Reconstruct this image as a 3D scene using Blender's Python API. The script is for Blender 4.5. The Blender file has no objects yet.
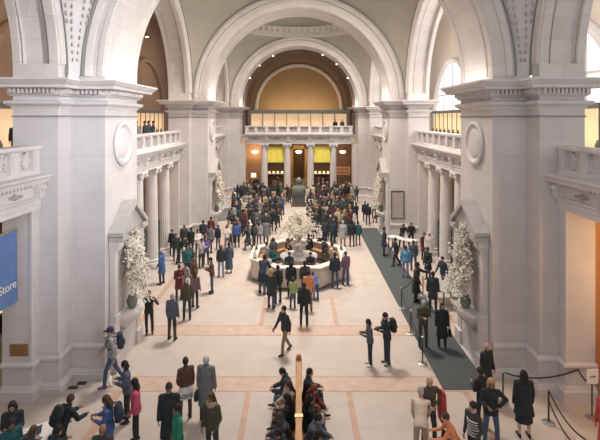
import bpy, bmesh, math, random
from mathutils import Vector, Matrix
random.seed(7)
PI = math.pi
scene = bpy.context.scene
COL = scene.collection
F = 446.0; H = 8.7; HY = 118.0; VX = 298.8
def fl(px, py):
    s = py - HY
    return ((px - VX) * H / s, F * H / s)

# ------------------------------------------------------------------ materials
MATS = {}
def mat(name, color, rough=0.8, metal=0.0, noise=0.0, nscale=3.0, bump=0.0, emit=None, estr=0.0, sheen=0.0):
    if name in MATS: return MATS[name]
    m = bpy.data.materials.new(name); m.use_nodes = True
    nt = m.node_tree; b = nt.nodes['Principled BSDF']
    b.inputs['Base Color'].default_value = (*color, 1)
    b.inputs['Roughness'].default_value = rough
    b.inputs['Metallic'].default_value = metal
    if emit:
        b.inputs['Emission Color'].default_value = (*emit, 1)
        b.inputs['Emission Strength'].default_value = estr
    if noise > 0:
        tc = nt.nodes.new('ShaderNodeTexCoord')
        n = nt.nodes.new('ShaderNodeTexNoise'); n.inputs['Scale'].default_value = nscale; n.inputs['Detail'].default_value = 6
        nt.links.new(tc.outputs['Object'], n.inputs['Vector'])
        r = nt.nodes.new('ShaderNodeValToRGB')
        r.color_ramp.elements[0].position = 0.3; r.color_ramp.elements[1].position = 0.7
        r.color_ramp.elements[0].color = tuple(c * (1 - noise) for c in color) + (1,)
        r.color_ramp.elements[1].color = tuple(min(1, c * (1 + noise)) for c in color) + (1,)
        nt.links.new(n.outputs['Fac'], r.inputs['Fac']); nt.links.new(r.outputs['Color'], b.inputs['Base Color'])
        if bump > 0:
            bp = nt.nodes.new('ShaderNodeBump'); bp.inputs['Strength'].default_value = bump; bp.inputs['Distance'].default_value = 0.02
            nt.links.new(n.outputs['Fac'], bp.inputs['Height']); nt.links.new(bp.outputs['Normal'], b.inputs['Normal'])
    MATS[name] = m
    return m

def stone(name, color, bw=1.5, bh=0.62, joint=0.84, var=0.025, rough=0.75):
    """ashlar blocks: brick pattern laid on (x+y, z), tone varied per block, soft veining"""
    m = bpy.data.materials.new(name); m.use_nodes = True
    nt = m.node_tree; b = nt.nodes['Principled BSDF']; N = nt.nodes.new; L = nt.links.new
    b.inputs['Roughness'].default_value = rough
    g = N('ShaderNodeNewGeometry'); sp = N('ShaderNodeSeparateXYZ'); L(g.outputs['Position'], sp.inputs[0])
    ad = N('ShaderNodeMath'); ad.operation = 'ADD'; L(sp.outputs['X'], ad.inputs[0]); L(sp.outputs['Y'], ad.inputs[1])
    cb = N('ShaderNodeCombineXYZ'); L(ad.outputs[0], cb.inputs['X']); L(sp.outputs['Z'], cb.inputs['Y'])
    br = N('ShaderNodeTexBrick')
    br.inputs['Scale'].default_value = 1.0; br.inputs['Brick Width'].default_value = bw; br.inputs['Row Height'].default_value = bh
    br.inputs['Mortar Size'].default_value = 0.008; br.inputs['Mortar Smooth'].default_value = 0.3
    c1 = tuple(min(1, c * (1 + var)) for c in color); c2 = tuple(c * (1 - var) for c in color)
    br.inputs['Color1'].default_value = (*c1, 1); br.inputs['Color2'].default_value = (*c2, 1)
    br.inputs['Mortar'].default_value = (*[c * joint for c in color], 1)
    L(cb.outputs[0], br.inputs['Vector'])
    n = N('ShaderNodeTexNoise'); n.inputs['Scale'].default_value = 1.3; n.inputs['Detail'].default_value = 8
    L(g.outputs['Position'], n.inputs['Vector'])
    mr = N('ShaderNodeMapRange'); mr.inputs['To Min'].default_value = 0.88; mr.inputs['To Max'].default_value = 1.1
    L(n.outputs['Fac'], mr.inputs['Value'])
    mx = N('ShaderNodeMix'); mx.data_type = 'RGBA'; mx.blend_type = 'MULTIPLY'; mx.inputs[0].default_value = 1
    L(br.outputs['Color'], mx.inputs[6]); L(mr.outputs[0], mx.inputs[7]); L(mx.outputs[2], b.inputs['Base Color'])
    MATS[name] = m
    return m

LIME = (0.635, 0.61, 0.615)
M_ST = stone('limestone_blocks', LIME)
M_ST2 = mat('limestone_smooth', (0.65, 0.62, 0.62), 0.7, noise=0.06, nscale=2)
M_STR = stone('limestone_blocks_warm', (0.62, 0.59, 0.58))
M_ARCH = stone('limestone_arch', (0.66, 0.62, 0.595), bw=1.1, bh=0.7, joint=0.8, var=0.045)
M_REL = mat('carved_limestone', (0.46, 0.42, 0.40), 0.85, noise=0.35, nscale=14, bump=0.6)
M_GROOVE = mat('green_grey_groove', (0.25, 0.27, 0.24), 0.8)
M_ROOF = mat('weathered_grey_stone', (0.46, 0.44, 0.43), 0.8, noise=.1, nscale=3)
M_GROOVE2 = mat('shadow_line_stone', (0.30, 0.27, 0.26), 0.8)
M_PEND = mat('plaster_greenish', (0.44, 0.415, 0.355), 0.9, noise=0.06, nscale=0.8)
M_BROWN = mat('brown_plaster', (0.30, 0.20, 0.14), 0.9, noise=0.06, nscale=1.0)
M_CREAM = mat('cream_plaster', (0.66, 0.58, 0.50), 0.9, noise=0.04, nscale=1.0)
M_GOLD = mat('ochre_plaster', (0.40, 0.28, 0.165), 0.9, noise=0.05, nscale=1.0)
M_DARK = mat('dark_painted_metal', (0.035, 0.04, 0.042), 0.45)
M_FRAME = mat('grey_green_frame', (0.13, 0.14, 0.125), 0.6)
M_WOOD = mat('oak_wood', (0.42, 0.20, 0.075), 0.5, noise=0.25, nscale=12)
M_BRASS = mat('brass', (0.62, 0.48, 0.25), 0.35, metal=0.8)
M_STEEL = mat('steel', (0.55, 0.56, 0.56), 0.3, metal=0.9)
M_WHITE = mat('white_panel', (0.82, 0.80, 0.76), 0.6)
M_PAPER = mat('white_paper', (0.85, 0.84, 0.82), 0.8)
M_BLOSSOM = mat('cream_blossom', (0.93, 0.86, 0.76), 0.8, noise=0.15, nscale=6)
M_TWIG = mat('brown_twig', (0.20, 0.12, 0.08), 0.9)
M_LIT = mat('lit_case_glow', (0.6, 0.45, 0.3), 0.6, emit=(1.0, 0.64, 0.36), estr=.62)
M_LITY = mat('lit_case_yellow', (0.6, 0.5, 0.3), 0.6, emit=(1.0, 0.72, 0.40), estr=.7)
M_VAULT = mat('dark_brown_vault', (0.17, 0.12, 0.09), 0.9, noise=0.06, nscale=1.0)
M_WIN = mat('daylit_window_glass', (0.9, 0.92, 0.95), 0.3, emit=(1.0, 0.93, 0.85), estr=.6)
M_LAMP = mat('lamp_glow', (1, 0.9, 0.75), 0.4, emit=(1.0, 0.80, 0.52), estr=9)
M_BLUE = mat('blue_banner_cloth', (0.115, 0.205, 0.44), 0.8, noise=0.08, nscale=3)
M_YEL = mat('yellow_banner_cloth', (0.90, 0.80, 0.14), 0.8, noise=0.05, nscale=3)
M_BRONZE = mat('green_grey_bronze', (0.17, 0.19, 0.16), 0.5, noise=0.25, nscale=7)
M_CARPET = mat('charcoal_carpet', (0.075, 0.088, 0.095), 0.95, noise=0.18, nscale=30)

# floor slabs
mf = bpy.data.materials.new('marble_floor'); mf.use_nodes = True
def _floor():
    nt = mf.node_tree; b = nt.nodes['Principled BSDF']; N = nt.nodes.new; L = nt.links.new
    b.inputs['Roughness'].default_value = 0.5
    g = N('ShaderNodeNewGeometry')
    br = N('ShaderNodeTexBrick'); br.inputs['Scale'].default_value = 1.0
    br.inputs['Brick Width'].default_value = 1.0; br.inputs['Row Height'].default_value = 0.5
    br.inputs['Mortar Size'].default_value = 0.006
    br.inputs['Color1'].default_value = (0.54, 0.485, 0.44, 1); br.inputs['Color2'].default_value = (0.52, 0.465, 0.42, 1)
    br.inputs['Mortar'].default_value = (0.48, 0.42, 0.365, 1)
    L(g.outputs['Position'], br.inputs['Vector'])
    n = N('ShaderNodeTexNoise'); n.inputs['Scale'].default_value = 1.5; n.inputs['Detail'].default_value = 10
    L(g.outputs['Position'], n.inputs['Vector'])
    mr = N('ShaderNodeMapRange'); mr.inputs['To Min'].default_value = 0.85; mr.inputs['To Max'].default_value = 1.12
    L(n.outputs['Fac'], mr.inputs['Value'])
    mx = N('ShaderNodeMix'); mx.data_type = 'RGBA'; mx.blend_type = 'MULTIPLY'; mx.inputs[0].default_value = 1
    L(br.outputs['Color'], mx.inputs[6]); L(mr.outputs[0], mx.inputs[7]); L(mx.outputs[2], b.inputs['Base Color'])
_floor()
M_BAND = mat('pink_marble_band', (0.55, 0.42, 0.345), 0.5, noise=0.10, nscale=3)
M_LINE = mat('rose_marble_line', (0.50, 0.33, 0.25), 0.5, noise=0.10, nscale=3)

# ------------------------------------------------------------------ mesh builder
class MB:
    def __init__(s): s.v = []; s.f = []; s.mi = []
    def add(s, vs, fs, mi=0):
        o = len(s.v); s.v += [tuple(v) for v in vs]
        for f in fs: s.f.append([i + o for i in f]); s.mi.append(mi)
        return s
    def box(s, x0, x1, y0, y1, z0, z1, mi=0):
        v = [(x, y, z) for x in (x0, x1) for y in (y0, y1) for z in (z0, z1)]
        return s.add(v, [(0,1,3,2),(4,6,7,5),(0,4,5,1),(2,3,7,6),(0,2,6,4),(1,5,7,3)], mi)
    def obox(s, c, ux, uy, hx, hy, z0, z1, mi=0):
        v = []
        for a in (-hx, hx):
            for b_ in (-hy, hy):
                for z in (z0, z1): v.append((c[0]+ux[0]*a+uy[0]*b_, c[1]+ux[1]*a+uy[1]*b_, z))
        return s.add(v, [(0,1,3,2),(4,6,7,5),(0,4,5,1),(2,3,7,6),(0,2,6,4),(1,5,7,3)], mi)
    def prism(s, pts, z0, z1, mi=0):
        n = len(pts)
        v = [(x, y, z0) for x, y in pts] + [(x, y, z1) for x, y in pts]
        f = [list(range(n))[::-1], list(range(n, 2*n))] + [(i, (i+1) % n, n+(i+1) % n, n+i) for i in range(n)]
        return s.add(v, f, mi)
    def loft(s, rings, closed=True, cap=True, mi=0):
        n = len(rings[0]); v = [p for r in rings for p in r]; f = []
        for k in range(len(rings)-1):
            for i in range(n if closed else n-1):
                j = (i+1) % n
                f.append((k*n+i, k*n+j, (k+1)*n+j, (k+1)*n+i))
        if cap and closed:
            f.append(list(range(n))[::-1]); f.append([len(v)-n+i for i in range(n)])
        return s.add(v, f, mi)
    def lathe(s, prof, c=(0,0,0), n=16, mi=0, cap=True):
        rings = [[(c[0]+r*math.cos(2*PI*i/n), c[1]+r*math.sin(2*PI*i/n), c[2]+z) for i in range(n)] for r, z in prof]
        return s.loft(rings, True, cap, mi)
    def tube(s, pts, r, n=6, mi=0, r2=None):
        rings = []; pts = [Vector(p) for p in pts]
        for k, p in enumerate(pts):
            d = (pts[min(k+1, len(pts)-1)] - pts[max(k-1, 0)]).normalized()
            a = d.orthogonal().normalized() if abs(d.z) > 0.9 else d.cross(Vector((0,0,1))).normalized()
            b_ = d.cross(a); rr = r if r2 is None else r + (r2-r)*k/max(1, len(pts)-1)
            rings.append([tuple(p + a*rr*math.cos(2*PI*i/n) + b_*rr*math.sin(2*PI*i/n)) for i in range(n)])
        return s.loft(rings, True, True, mi)
    def sweep(s, prof, path, closed=False, side=1, mi=0):
        """prof: closed polygon of (outward offset, z); path: 2D points; outward = right of travel * side"""
        P = [Vector(p) for p in path]; n = len(P); rings = []
        for k in range(n):
            d0 = (P[k]-P[k-1]).normalized() if (k > 0 or closed) else None
            d1 = (P[(k+1) % n]-P[k]).normalized() if (k < n-1 or closed) else None
            if d0 is None: d0 = d1
            if d1 is None: d1 = d0
            n0 = Vector((d0.y, -d0.x))*side; n1 = Vector((d1.y, -d1.x))*side
            m = n0+n1; m = m / max(0.2, m.dot(n0))
            rings.append([(P[k].x+m.x*o, P[k].y+m.y*o, z) for o, z in prof])
        if closed: rings.append(rings[0])
        return s.loft(rings, True, not closed, mi)
    def arc(s, prof, axis, c, a0=0, a1=180, n=40, mi=0):
        """prof: polygon (r, depth). axis 'y': arch spanning x; axis 'x': arch spanning y. c=(along, depth0, z)"""
        rings = []
        for k in range(n+1):
            a = math.radians(a0+(a1-a0)*k/n)
            if axis == 'y': rings.append([(c[0]+r*math.cos(a), c[1]+d, c[2]+r*math.sin(a)) for r, d in prof])
            else: rings.append([(c[1]+d, c[0]+r*math.cos(a), c[2]+r*math.sin(a)) for r, d in prof])
        return s.loft(rings, True, abs(a1-a0) < 359, mi)
    def ell(s, c, r, nu=8, nv=6, mi=0, M=None):
        v = []; f = []
        for j in range(1, nv):
            t = PI*j/nv
            for i in range(nu):
                p = Vector((r[0]*math.sin(t)*math.cos(2*PI*i/nu), r[1]*math.sin(t)*math.sin(2*PI*i/nu), r[2]*math.cos(t)))
                if M: p = M @ p
                v.append(tuple(Vector(c)+p))
        t_ = Vector((0,0,r[2])); t_ = M @ t_ if M else t_
        v.append(tuple(Vector(c)+t_)); v.append(tuple(Vector(c)-t_)); T = len(v)-2
        for j in range(nv-2):
            for i in range(nu):
                k = (i+1) % nu; f.append((j*nu+i, (j+1)*nu+i, (j+1)*nu+k, j*nu+k))
        for i in range(nu):
            k = (i+1) % nu; f.append((T, i, k)); f.append((T+1, (nv-2)*nu+k, (nv-2)*nu+i))
        return s.add(v, f, mi)
    def build(s, name, m, parent=None, smooth=False, loc=None, fix=True):
        me = bpy.data.meshes.new(name); me.from_pydata(s.v, [], s.f)
        ms = m if isinstance(m, (list, tuple)) else [m]
        for x in ms: me.materials.append(x)
        if len(ms) > 1: me.polygons.foreach_set('material_index', s.mi)
        if fix:
            bm = bmesh.new(); bm.from_mesh(me); bmesh.ops.recalc_face_normals(bm, faces=bm.faces); bm.to_mesh(me); bm.free()
        if smooth:
            me.polygons.foreach_set('use_smooth', [True]*len(me.polygons))
            me.set_sharp_from_angle(angle=math.radians(40))
        me.update()
        o = bpy.data.objects.new(name, me); COL.objects.link(o)
        if loc: o.location = loc
        if parent: o.parent = parent
        return o
    def built_at(s, name, m, parent, origin, **k):
        """geometry given in world space, parented to an empty at `origin` (no rotation)"""
        s.v = [(x-origin[0], y-origin[1], z-origin[2]) for x, y, z in s.v]
        return s.build(name, m, parent, **k)

def tag(o, label=None, cat=None, group=None, kind=None):
    if label: o['label'] = label
    if cat: o['category'] = cat
    if group: o['group'] = group
    if kind: o['kind'] = kind
    return o
def thing(name, loc, label, cat, group=None, rz=0):
    o = bpy.data.objects.new(name, None); COL.objects.link(o); o.location = loc; o.rotation_euler = (0, 0, rz)
    o.empty_display_size = 0.2
    return tag(o, label, cat, group)
def struct(name, mb, m, **k):
    o = mb.build(name, m, **k); o['kind'] = 'structure'; return o
def side_name(s): return 'left' if s < 0 else 'right'

# ------------------------------------------------------------------ layout constants
P = 16.9; Y1 = 16.43; ZC = 10.1; YA = [Y1, Y1+P, Y1+2*P]     # centres of the transverse arches
XA, XB, XD = 9.08, 7.64, 6.5; HA, HC = 2.27, 1.475
BAY = [Y1-P/2, Y1+P/2, Y1+1.5*P]
YE = YA[2]+HC                      # plane behind the last arch
ZF = 6.8                           # gallery floor

# floor, carpets, bands
struct('wall_behind', MB().box(-14.8, 14.8, -1.9, -1.6, 0, 7.7), M_ST)
struct('floor', MB().box(-15, 15, -6, 66, -0.3, 0), mf)
def band(k, pts):
    b = MB()
    for x0, x1, y0, y1 in pts: b.box(x0, x1, y0, y1, 0.0005, 0.004)
    struct('trim_%d' % k, b, M_BAND if k < 6 else M_LINE)
k = 1
for i, y in enumerate([Y1-HC, Y1+HC, YA[1]-HC, YA[1]+HC, YA[2]-HC]):
    w = 0.36
    yo = y - w if i % 2 == 0 else y + w
    band(k, [(-6.2, 6.2, yo-w, yo+w)]); k += 1
    bl_ = MB().box(-6.2, 6.2, yo-w-.07, yo-w, .0005, .005).box(-6.2, 6.2, yo+w, yo+w+.07, .0005, .005)
    struct('trim_%d' % (100+k), bl_, M_LINE)
band(k, [(-1.68, -1.5, 3, Y1-HC-0.73), (1.5, 1.68, 3, Y1-HC-0.73), (-5.9, -5.6, 3, 14.2), (5.2, 5.4, 3, 14.2)]); k += 1
band(k, [(-1.68, -1.5, Y1+HC+.73, 21.7), (1.5, 1.68, Y1+HC+.73, 21.7), (-6.9, -6.65, 19, 31), (6.5, 6.7, 19, 31)]); k += 1
b = MB(); DY = 25.1
for i in range(8):
    a0 = PI/8+i*PI/4; a1 = a0+PI/4; r0, r1 = 3.8, 3.92
    b.add([(r*math.cos(a), DY+r*math.sin(a), z) for z in (0.0006, 0.0045) for r, a in ((r0, a0), (r1, a0), (r1, a1), (r0, a1))],
          [(0,1,2,3),(4,5,6,7),(0,1,5,4),(1,2,6,5),(2,3,7,6),(3,0,4,7)])
struct('trim_%d' % k, b, M_BAND)
o = MB().box(4.62, 6.15, 14.27, 35.2, 0.006, 0.022).build('carpet_runner', M_CARPET)
tag(o, 'long charcoal grey carpet runner laid on the marble floor along the right piers', 'carpet')

# ------------------------------------------------------------------ piers
PROF_CORN = [(-.02,9.40),(0.06,9.40),(0.10,9.44),(0.12,9.46),(0.12,9.63),(0.46,9.65),(0.47,9.74),(0.53,9.78),(0.60,9.86),(0.63,9.88),(0.63,9.94),(-.02,9.97)]
PROF_ARCHI = [(-0.02,9.00),(0.03,9.00),(0.05,9.06),(0.10,9.10),(0.17,9.14),(0.19,9.17),(0.19,9.24),(-0.02,9.27)]
PROF_AST = [(-0.02,8.73),(0.025,8.73),(0.035,8.75),(0.025,8.78),(-0.02,8.78)]
PROF_BASE = [(-0.05,0.0),(0.14,0.0),(0.14,0.17),(0.10,0.20),(0.10,0.23),(0.03,0.30),(-0.05,0.31)]
PROF_DADO = [(-0.05,.93),(0.02,.93),(0.03,.97),(0.09,1.02),(0.11,1.05),(0.11,1.12),(0.03,1.16),(-0.05,1.16)]
def pier_path(s, yc, last=False):
    p = [(-XA, yc-HA), (-XB, yc-HA), (-XB, yc-HC), (-XD, yc-HC), (-XD, yc+HC), (-XB, yc+HC), (-XB, yc+HA), (-XA, yc+HA)]
    if last: p = p[:4]+[(-XD, yc+HC+2.5), (-XA, yc+HC+2.5)]
    return [(-s*x if s > 0 else x, y) for x, y in p] if s > 0 else p
WHERE = ['nearest', 'middle', 'farthest']
for s in (-1, 1):
    for i, yc in enumerate(YA):
        lbl = '%s pale limestone pier on the %s side carrying the %s arch' % (WHERE[i], side_name(s), ['foreground', 'great middle', 'far end'][i])
        t = thing('stone_pier', (s*7.8, yc, 0), lbl, 'pier', 'limestone piers of the hall')
        O = (s*7.8, yc, 0)
        path = pier_path(s, yc, i == 2)
        sd = 1 if s < 0 else -1
        MB().prism(path, 0, 9.9).built_at('shaft', M_ST if s < 0 else M_STR, t, O)
        c = MB().sweep(PROF_CORN, path, True, sd)
        d = c
        for a, b_ in zip(path[:-1], path[1:]):           # dentils under the cornice
            a = Vector(a); b_ = Vector(b_); L_ = (b_-a).length; u = (b_-a)/L_; nrm = Vector((u.y, -u.x))*sd
            n = int(L_/0.13)
            for q in range(n):
                p = a+u*((q+0.5)*L_/n)+nrm*0.16
                d.obox(p, u, nrm, 0.036, 0.10, 9.49, 9.64)
        d.built_at('cornice', M_ST2, t, O)
        MB().sweep(PROF_ARCHI, path, True, sd).built_at('necking', M_ST2, t, O)
        MB().sweep(PROF_AST, path, True, sd).built_at('astragal', M_GROOVE2, t, O)
        MB().sweep(PROF_BASE, path, False, sd).built_at('base_moulding', M_ST2, t, O)
        MB().sweep(PROF_DADO, path[:4] if i < 2 else path[:4], False, sd).built_at('dado_moulding', M_ST2, t, O)
        # medallion on the nave face
        if i < 2:
            x0 = s*(XD-0.01)
            m = MB(); rings = []
            prof = [(0.02,0.0),(0.80,0.0),(0.82,0.05),(0.78,0.09),(0.70,0.10),(0.64,0.06),(0.60,0.025),(0.54,0.02),(0.50,0.05),(0.45,0.065),(0.3,0.08),(0.02,0.085)]
            for r, dd in prof:
                rings.append([(x0-s*dd, yc+r*math.cos(2*PI*q/40), 7.77+r*math.sin(2*PI*q/40)) for q in range(40)])
            m.loft(rings); m.built_at('medallion', M_ST2, t, O, smooth=True)
            # aedicule: pediment over pilasters, basin
            ped = MB(); xo = s*(XD-0.52); xi = s*(XD-0.02)
            ya, yb, ze, zp = yc-1.25, yc+1.25, 4.62, 5.55
            # roof slabs
            for y_e in (ya, yb):
                v = [(x, y, z) for x in (xi, xo) for y, z in ((y_e, ze), (y_e, ze+0.16), (yc, zp+0.14), (yc, zp-0.04))]
                ped.add(v, [(0,1,2,3),(4,7,6,5),(0,4,5,1),(1,5,6,2),(2,6,7,3),(3,7,4,0)])
            xt = s*(XD-0.38)
            v = [(x, y, z) for x in (xi, xt) for y, z in ((ya+.1, ze-.02), (yc, zp-.05), (yb-.1, ze-.02))]
            ped.add(v, [(0,1,2),(3,5,4),(0,3,4,1),(1,4,5,2),(2,5,3,0)])
            for yy in (ya, yb):
                s_ = 1 if yy > yc else -1
                y0, y1 = sorted((yy, yy-s_*0.5))
                ped.box(min(xi, xo), max(xi, xo), y0, y1, 4.46, 4.64)
            ped.built_at('pediment', M_ROOF, t, O)
            for yy in (ya+.25, yb-.25):
                p_ = MB(); xm = s*(XD-0.20)
                a, bb = sorted((xi, xm))
                p_.box(a, bb, yy-.14, yy+.14, 1.9, 4.1)
                a, bb = sorted((xi, s*(XD-0.27))); p_.box(a, bb, yy-.19, yy+.19, 4.1, 4.22); p_.box(a, bb, yy-.19, yy+.19, 1.7, 1.9)
                a, bb = sorted((xi, s*(XD-0.36))); p_.box(a, bb, yy-.22, yy+.22, 4.22, 4.46)
                a, bb = sorted((xi, s*(XD-0.24))); p_.box(a, bb, yy-.2, yy+.2, 0.5, 1.7)
                a, bb = sorted((xi, s*(XD-0.32))); p_.box(a, bb, yy-.26, yy+.26, 0, 0.5)
                p_.built_at('niche_pilaster', M_ST2, t, O)
            ns = MB(); a, bb = sorted((xi, s*(XD-0.06)))
            ns.box(a, bb, yc-.85, yc+.85, 1.7, 4.4)
            nar = [(0.62, -.0), (0.82, -.0), (0.82, -.12), (0.62, -.12)]
            ns.arc([(r, s*dq) for r, dq in nar], 'x', (yc, s*(XD-.05), 3.45), n=16)
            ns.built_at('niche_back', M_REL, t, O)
            bs = MB(); rings = []
            for r, z in ((.18, 1.0), (.30, 1.12), (.50, 1.3), (.66, 1.5), (.70, 1.6), (.74, 1.62), (.74, 1.72)):
                rings.append([(s*(XD-0.0)-s*r*math.sin(PI*q/14), yc+r*1.15*math.cos(PI*q/14), z) for q in range(15)])
            bs.loft(rings); bs.built_at('basin', M_ST2, t, O, smooth=True)
            a, bb = sorted((xi, s*(XD-0.22))); MB().box(a, bb, yc-.78, yc+.78, 0, 1.02).built_at('niche_dado', M_ST, t, O)

# ------------------------------------------------------------------ transverse arches
for i, yc in enumerate(YA):
    t = thing('transverse_arch', (0, yc, ZC), '%s round limestone arch spanning the hall %s' % (
        ['foreground', 'great middle', 'far end'][i], ['between the nearest piers', 'above the information desk crowd', 'in front of the ochre niche']), 'arch', 'arches spanning the hall')
    t['label'] = ['foreground round limestone arch springing from the nearest piers out of the top of the picture',
                  'great round limestone arch crossing the middle of the hall on the middle piers',
                  'farthest round limestone arch framing the ochre vault over the end gallery'][i]
    hw = HC
    pr = [(6.50,-hw),(6.54,-hw-.02),(6.56,-hw-.05),(6.74,-hw-.05),(6.76,-hw-.02),(6.92,-hw-.02),(6.94,-hw-.08),(7.12,-hw-.12),(7.20,-hw-.06),(7.28,-hw-.03)]
    if i > 0: pr = [(6.5+(r-6.5)*1.41, d) for r, d in pr]
    pr2 = [(r, -d) for r, d in pr][::-1]
    a = MB().arc(pr+pr2+[(6.5, 1.15), (6.55, 1.12), (6.55, 1.02), (6.5, 1.0), (6.5, -1.0), (6.55, -1.02), (6.55, -1.12), (6.5, -1.15)], 'y', (0, yc, ZC), n=72)
    a.built_at('archivolt', M_ARCH, t, (0, yc, ZC))
    g = MB()
    for r in ((7.22,) if i == 0 else (7.53, 7.12)):
        g.arc([(r, -hw-.02), (r+.035, -hw-.02), (r+(.05 if r != 7.12 else .03), -hw-.10), (r, -hw-.10)], 'y', (0, yc, ZC), n=72)
    g.built_at('groove', M_GROOVE, t, (0, yc, ZC))
    for s in (-1, 1):
        x0, x1 = sorted((s*6.5, s*7.64)); MB().box(x0, x1, yc-hw, yc+hw, 9.9, 10.1).built_at('springer', M_ARCH, t, (0, yc, ZC))

# ------------------------------------------------------------------ lateral arches
ri, ro = 6.18, 6.62
for s in (-1, 1):
    for i, yc in enumerate(BAY):
        ro = 6.62 if i == 0 else 6.92
        lb = ['partly seen limestone side arch above the near balcony', 'limestone side arch of the middle bay above the colonnade balcony', 'thin far limestone side arch glimpsed beyond the middle pier'][i]
        t = thing('side_arch', (s*XB, yc, ZC), lb+' on the '+side_name(s), 'arch', 'side arches of the hall')
        O = (s*XB, yc, ZC)
        pr = [(ri, 0), (ri+.06, -.02), (ri+.08, -.06), (ri+.24, -.06), (ri+.26, -.02), (ri+.38, -.06), (ro, -.07), (ro, 1.44), (ri, 1.44), (ri, 1.20),
              (ri+.05, 1.17), (ri+.05, 1.13), (ri+.18, 1.11), (ri+.18, .36), (ri+.05, .34), (ri+.05, .30), (ri, .27)]
        a = MB().arc([(r, s*d) for r, d in pr], 'x', (yc, s*XB, ZC), a0=3, a1=177, n=60)
        a.arc([(r, s*d) for r, d in [(ri, 0), (ro, 0), (ro, 1.44), (ri, 1.44)]], 'x', (yc, s*XB, ZC), a0=0, a1=3, n=3)
        a.arc([(r, s*d) for r, d in [(ri, 0), (ro, 0), (ro, 1.44), (ri, 1.44)]], 'x', (yc, s*XB, ZC), a0=177, a1=180, n=3)
        for y0, y1 in ((yc-ro, yc-ri), (yc+ri, yc+ro)):
            x0, x1 = sorted((s*XB, s*XA)); a.box(x0, x1, y0, y1, 9.9, 10.1)
        a.built_at('archivolt', M_ARCH, t, O)
        g = MB()
        for r in (ro-.05,):
            g.arc([(r, s*d) for r, d in ((r, -.02), (r+.03, -.02), (r+.03, -.11), (r, -.11))] if False else [(r, -s*.02), (r+.03, -s*.02), (r+.03, -s*.115), (r, -s*.115)], 'x', (yc, s*XB, ZC), n=60)
        for dd in (.32, 1.13):
            g.arc([(ri+.03, s*dd), (ri+.08, s*dd), (ri+.08, s*(dd+.02)), (ri+.03, s*(dd+.02))], 'x', (yc, s*XB, ZC), a0=3, a1=177, n=60)
        g.built_at('groove', M_GROOVE, t, O)

# ------------------------------------------------------------------ pendentives, ring cornices, domes
for i, yc in enumerate(BAY):
    hy = P/2-HC; Rs = 10.06 if i == 0 else 10.31; rr = hy-0.05; n = 96
    b = MB(); rings = []; n = 384
    m_ = 14
    for j in range(m_+1):
        ring = []
        for q in range(n):
            a = 2*PI*q/n; ca, sa = math.cos(a), math.sin(a)
            rmax = min(XB/max(1e-6, abs(ca)), hy/max(1e-6, abs(sa)))
            rmax = min(rmax, Rs)
            e0 = math.acos(rr/Rs); e1 = math.acos(min(1, rmax/Rs)); el = e0+(e1-e0)*j/m_
            ring.append((Rs*math.cos(el)*ca, yc+Rs*math.cos(el)*sa, ZC+Rs*math.sin(el)))
            if j == m_ and rmax > Rs-.01: ring[-1] = (Rs*ca, yc+Rs*sa, 9.93)
        rings.append(ring)
    b.loft(rings, True, False)
    struct('ceiling', b, M_ST2 if i == 0 else M_PEND, smooth=True)
    zr = ZC+math.sqrt(Rs*Rs-rr*rr)
    b = MB()
    cp = [(rr+.15, -.25), (rr-.02, -.25), (rr-.1, -.1), (rr-.12, .0), (rr-.12, .35), (rr-.2, .38), (rr-.5, .62), (rr-.55, .7), (rr-.55, .8), (rr-.2, .85), (rr+.15, .85)]
    rings = [[(r*math.cos(2*PI*q/96), yc+r*math.sin(2*PI*q/96), zr+z) for q in range(96)] for r, z in cp]
    b.loft(rings, True, False)
    t = thing('dome_cornice', (0, yc, zr), ['ring cornice of the nearest dome above the camera side bay', 'ring cornice of the middle dome hidden by the arch', 'round bracketed cornice ring under the dome seen through the middle arch'][i], 'cornice', 'dome cornices')
    b.built_at('ring', mat('cornice_plaster', (.60, .57, .50), .9), t, (0, yc, zr), smooth=True)
    b = MB()
    for q in range(60):
        a = 2*PI*q/60; u = (math.cos(a), math.sin(a)); w_ = (-math.sin(a), math.cos(a)); c = ((rr-.28)*u[0], yc+(rr-.28)*u[1])
        b.obox(c, u, w_, .26, .13, zr+.30, zr+.66)
    b.built_at('brackets', M_ST2, t, (0, yc, zr))
    b = MB(); rings = []
    for j in range(9):
        a = math.radians(j*8.2); r = (rr-.1)*math.cos(a); z = zr+.75+5.2*math.sin(a)
        rings.append([(r*math.cos(2*PI*q/64), yc+r*math.sin(2*PI*q/64), z) for q in range(64)])
    b.loft(rings, True, False); struct('ceiling', b, M_PEND, smooth=True)
    rl = rings[-1][0][0]; zl = rings[-1][0][2]
    sky = MB().lathe([(rl+.05, 0), (rl+.05, .06)], (0, yc, zl), 48)
    tag(sky.build('skylight', mat('skylight_glass', (.9, .92, .95), .3, emit=(1, .95, .88), estr=2.0)),
        ['round skylight in the nearest dome', 'round skylight in the middle dome', 'round skylight in the farthest dome'][i], 'skylight')
# carved guilloche on the near pendentives
for s in (-1, 1):
    for i, yc in ((0, BAY[0]),):
        hy = P/2-HC; Rs = 10.06
        for sy in ((1,) if i == 0 else (1,)):
            b = MB()
            az0 = math.atan2(sy*hy, s*XB)
            for q in range(30):
                f_ = q/30.; el = math.radians(3+f_*42)
                w_ = 0.012+0.10*f_
                for k2 in (-1, 1):
                    for l2 in ((1,) if f_ < .15 else (1, 2)):
                        az = az0+k2*w_*(.55*l2)
                        r = (Rs-.04)*math.cos(el); z = ZC+(Rs-.04)*math.sin(el)
                        b.ell((r*math.cos(az), yc+r*math.sin(az), z), (.04+.035*f_, .04+.035*f_, .075+.05*f_), 6, 4)
        o = b.build('pendentive_ornament', M_REL)
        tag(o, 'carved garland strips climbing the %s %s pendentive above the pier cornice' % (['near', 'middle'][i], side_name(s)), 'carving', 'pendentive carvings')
        if i == 1: break
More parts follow.
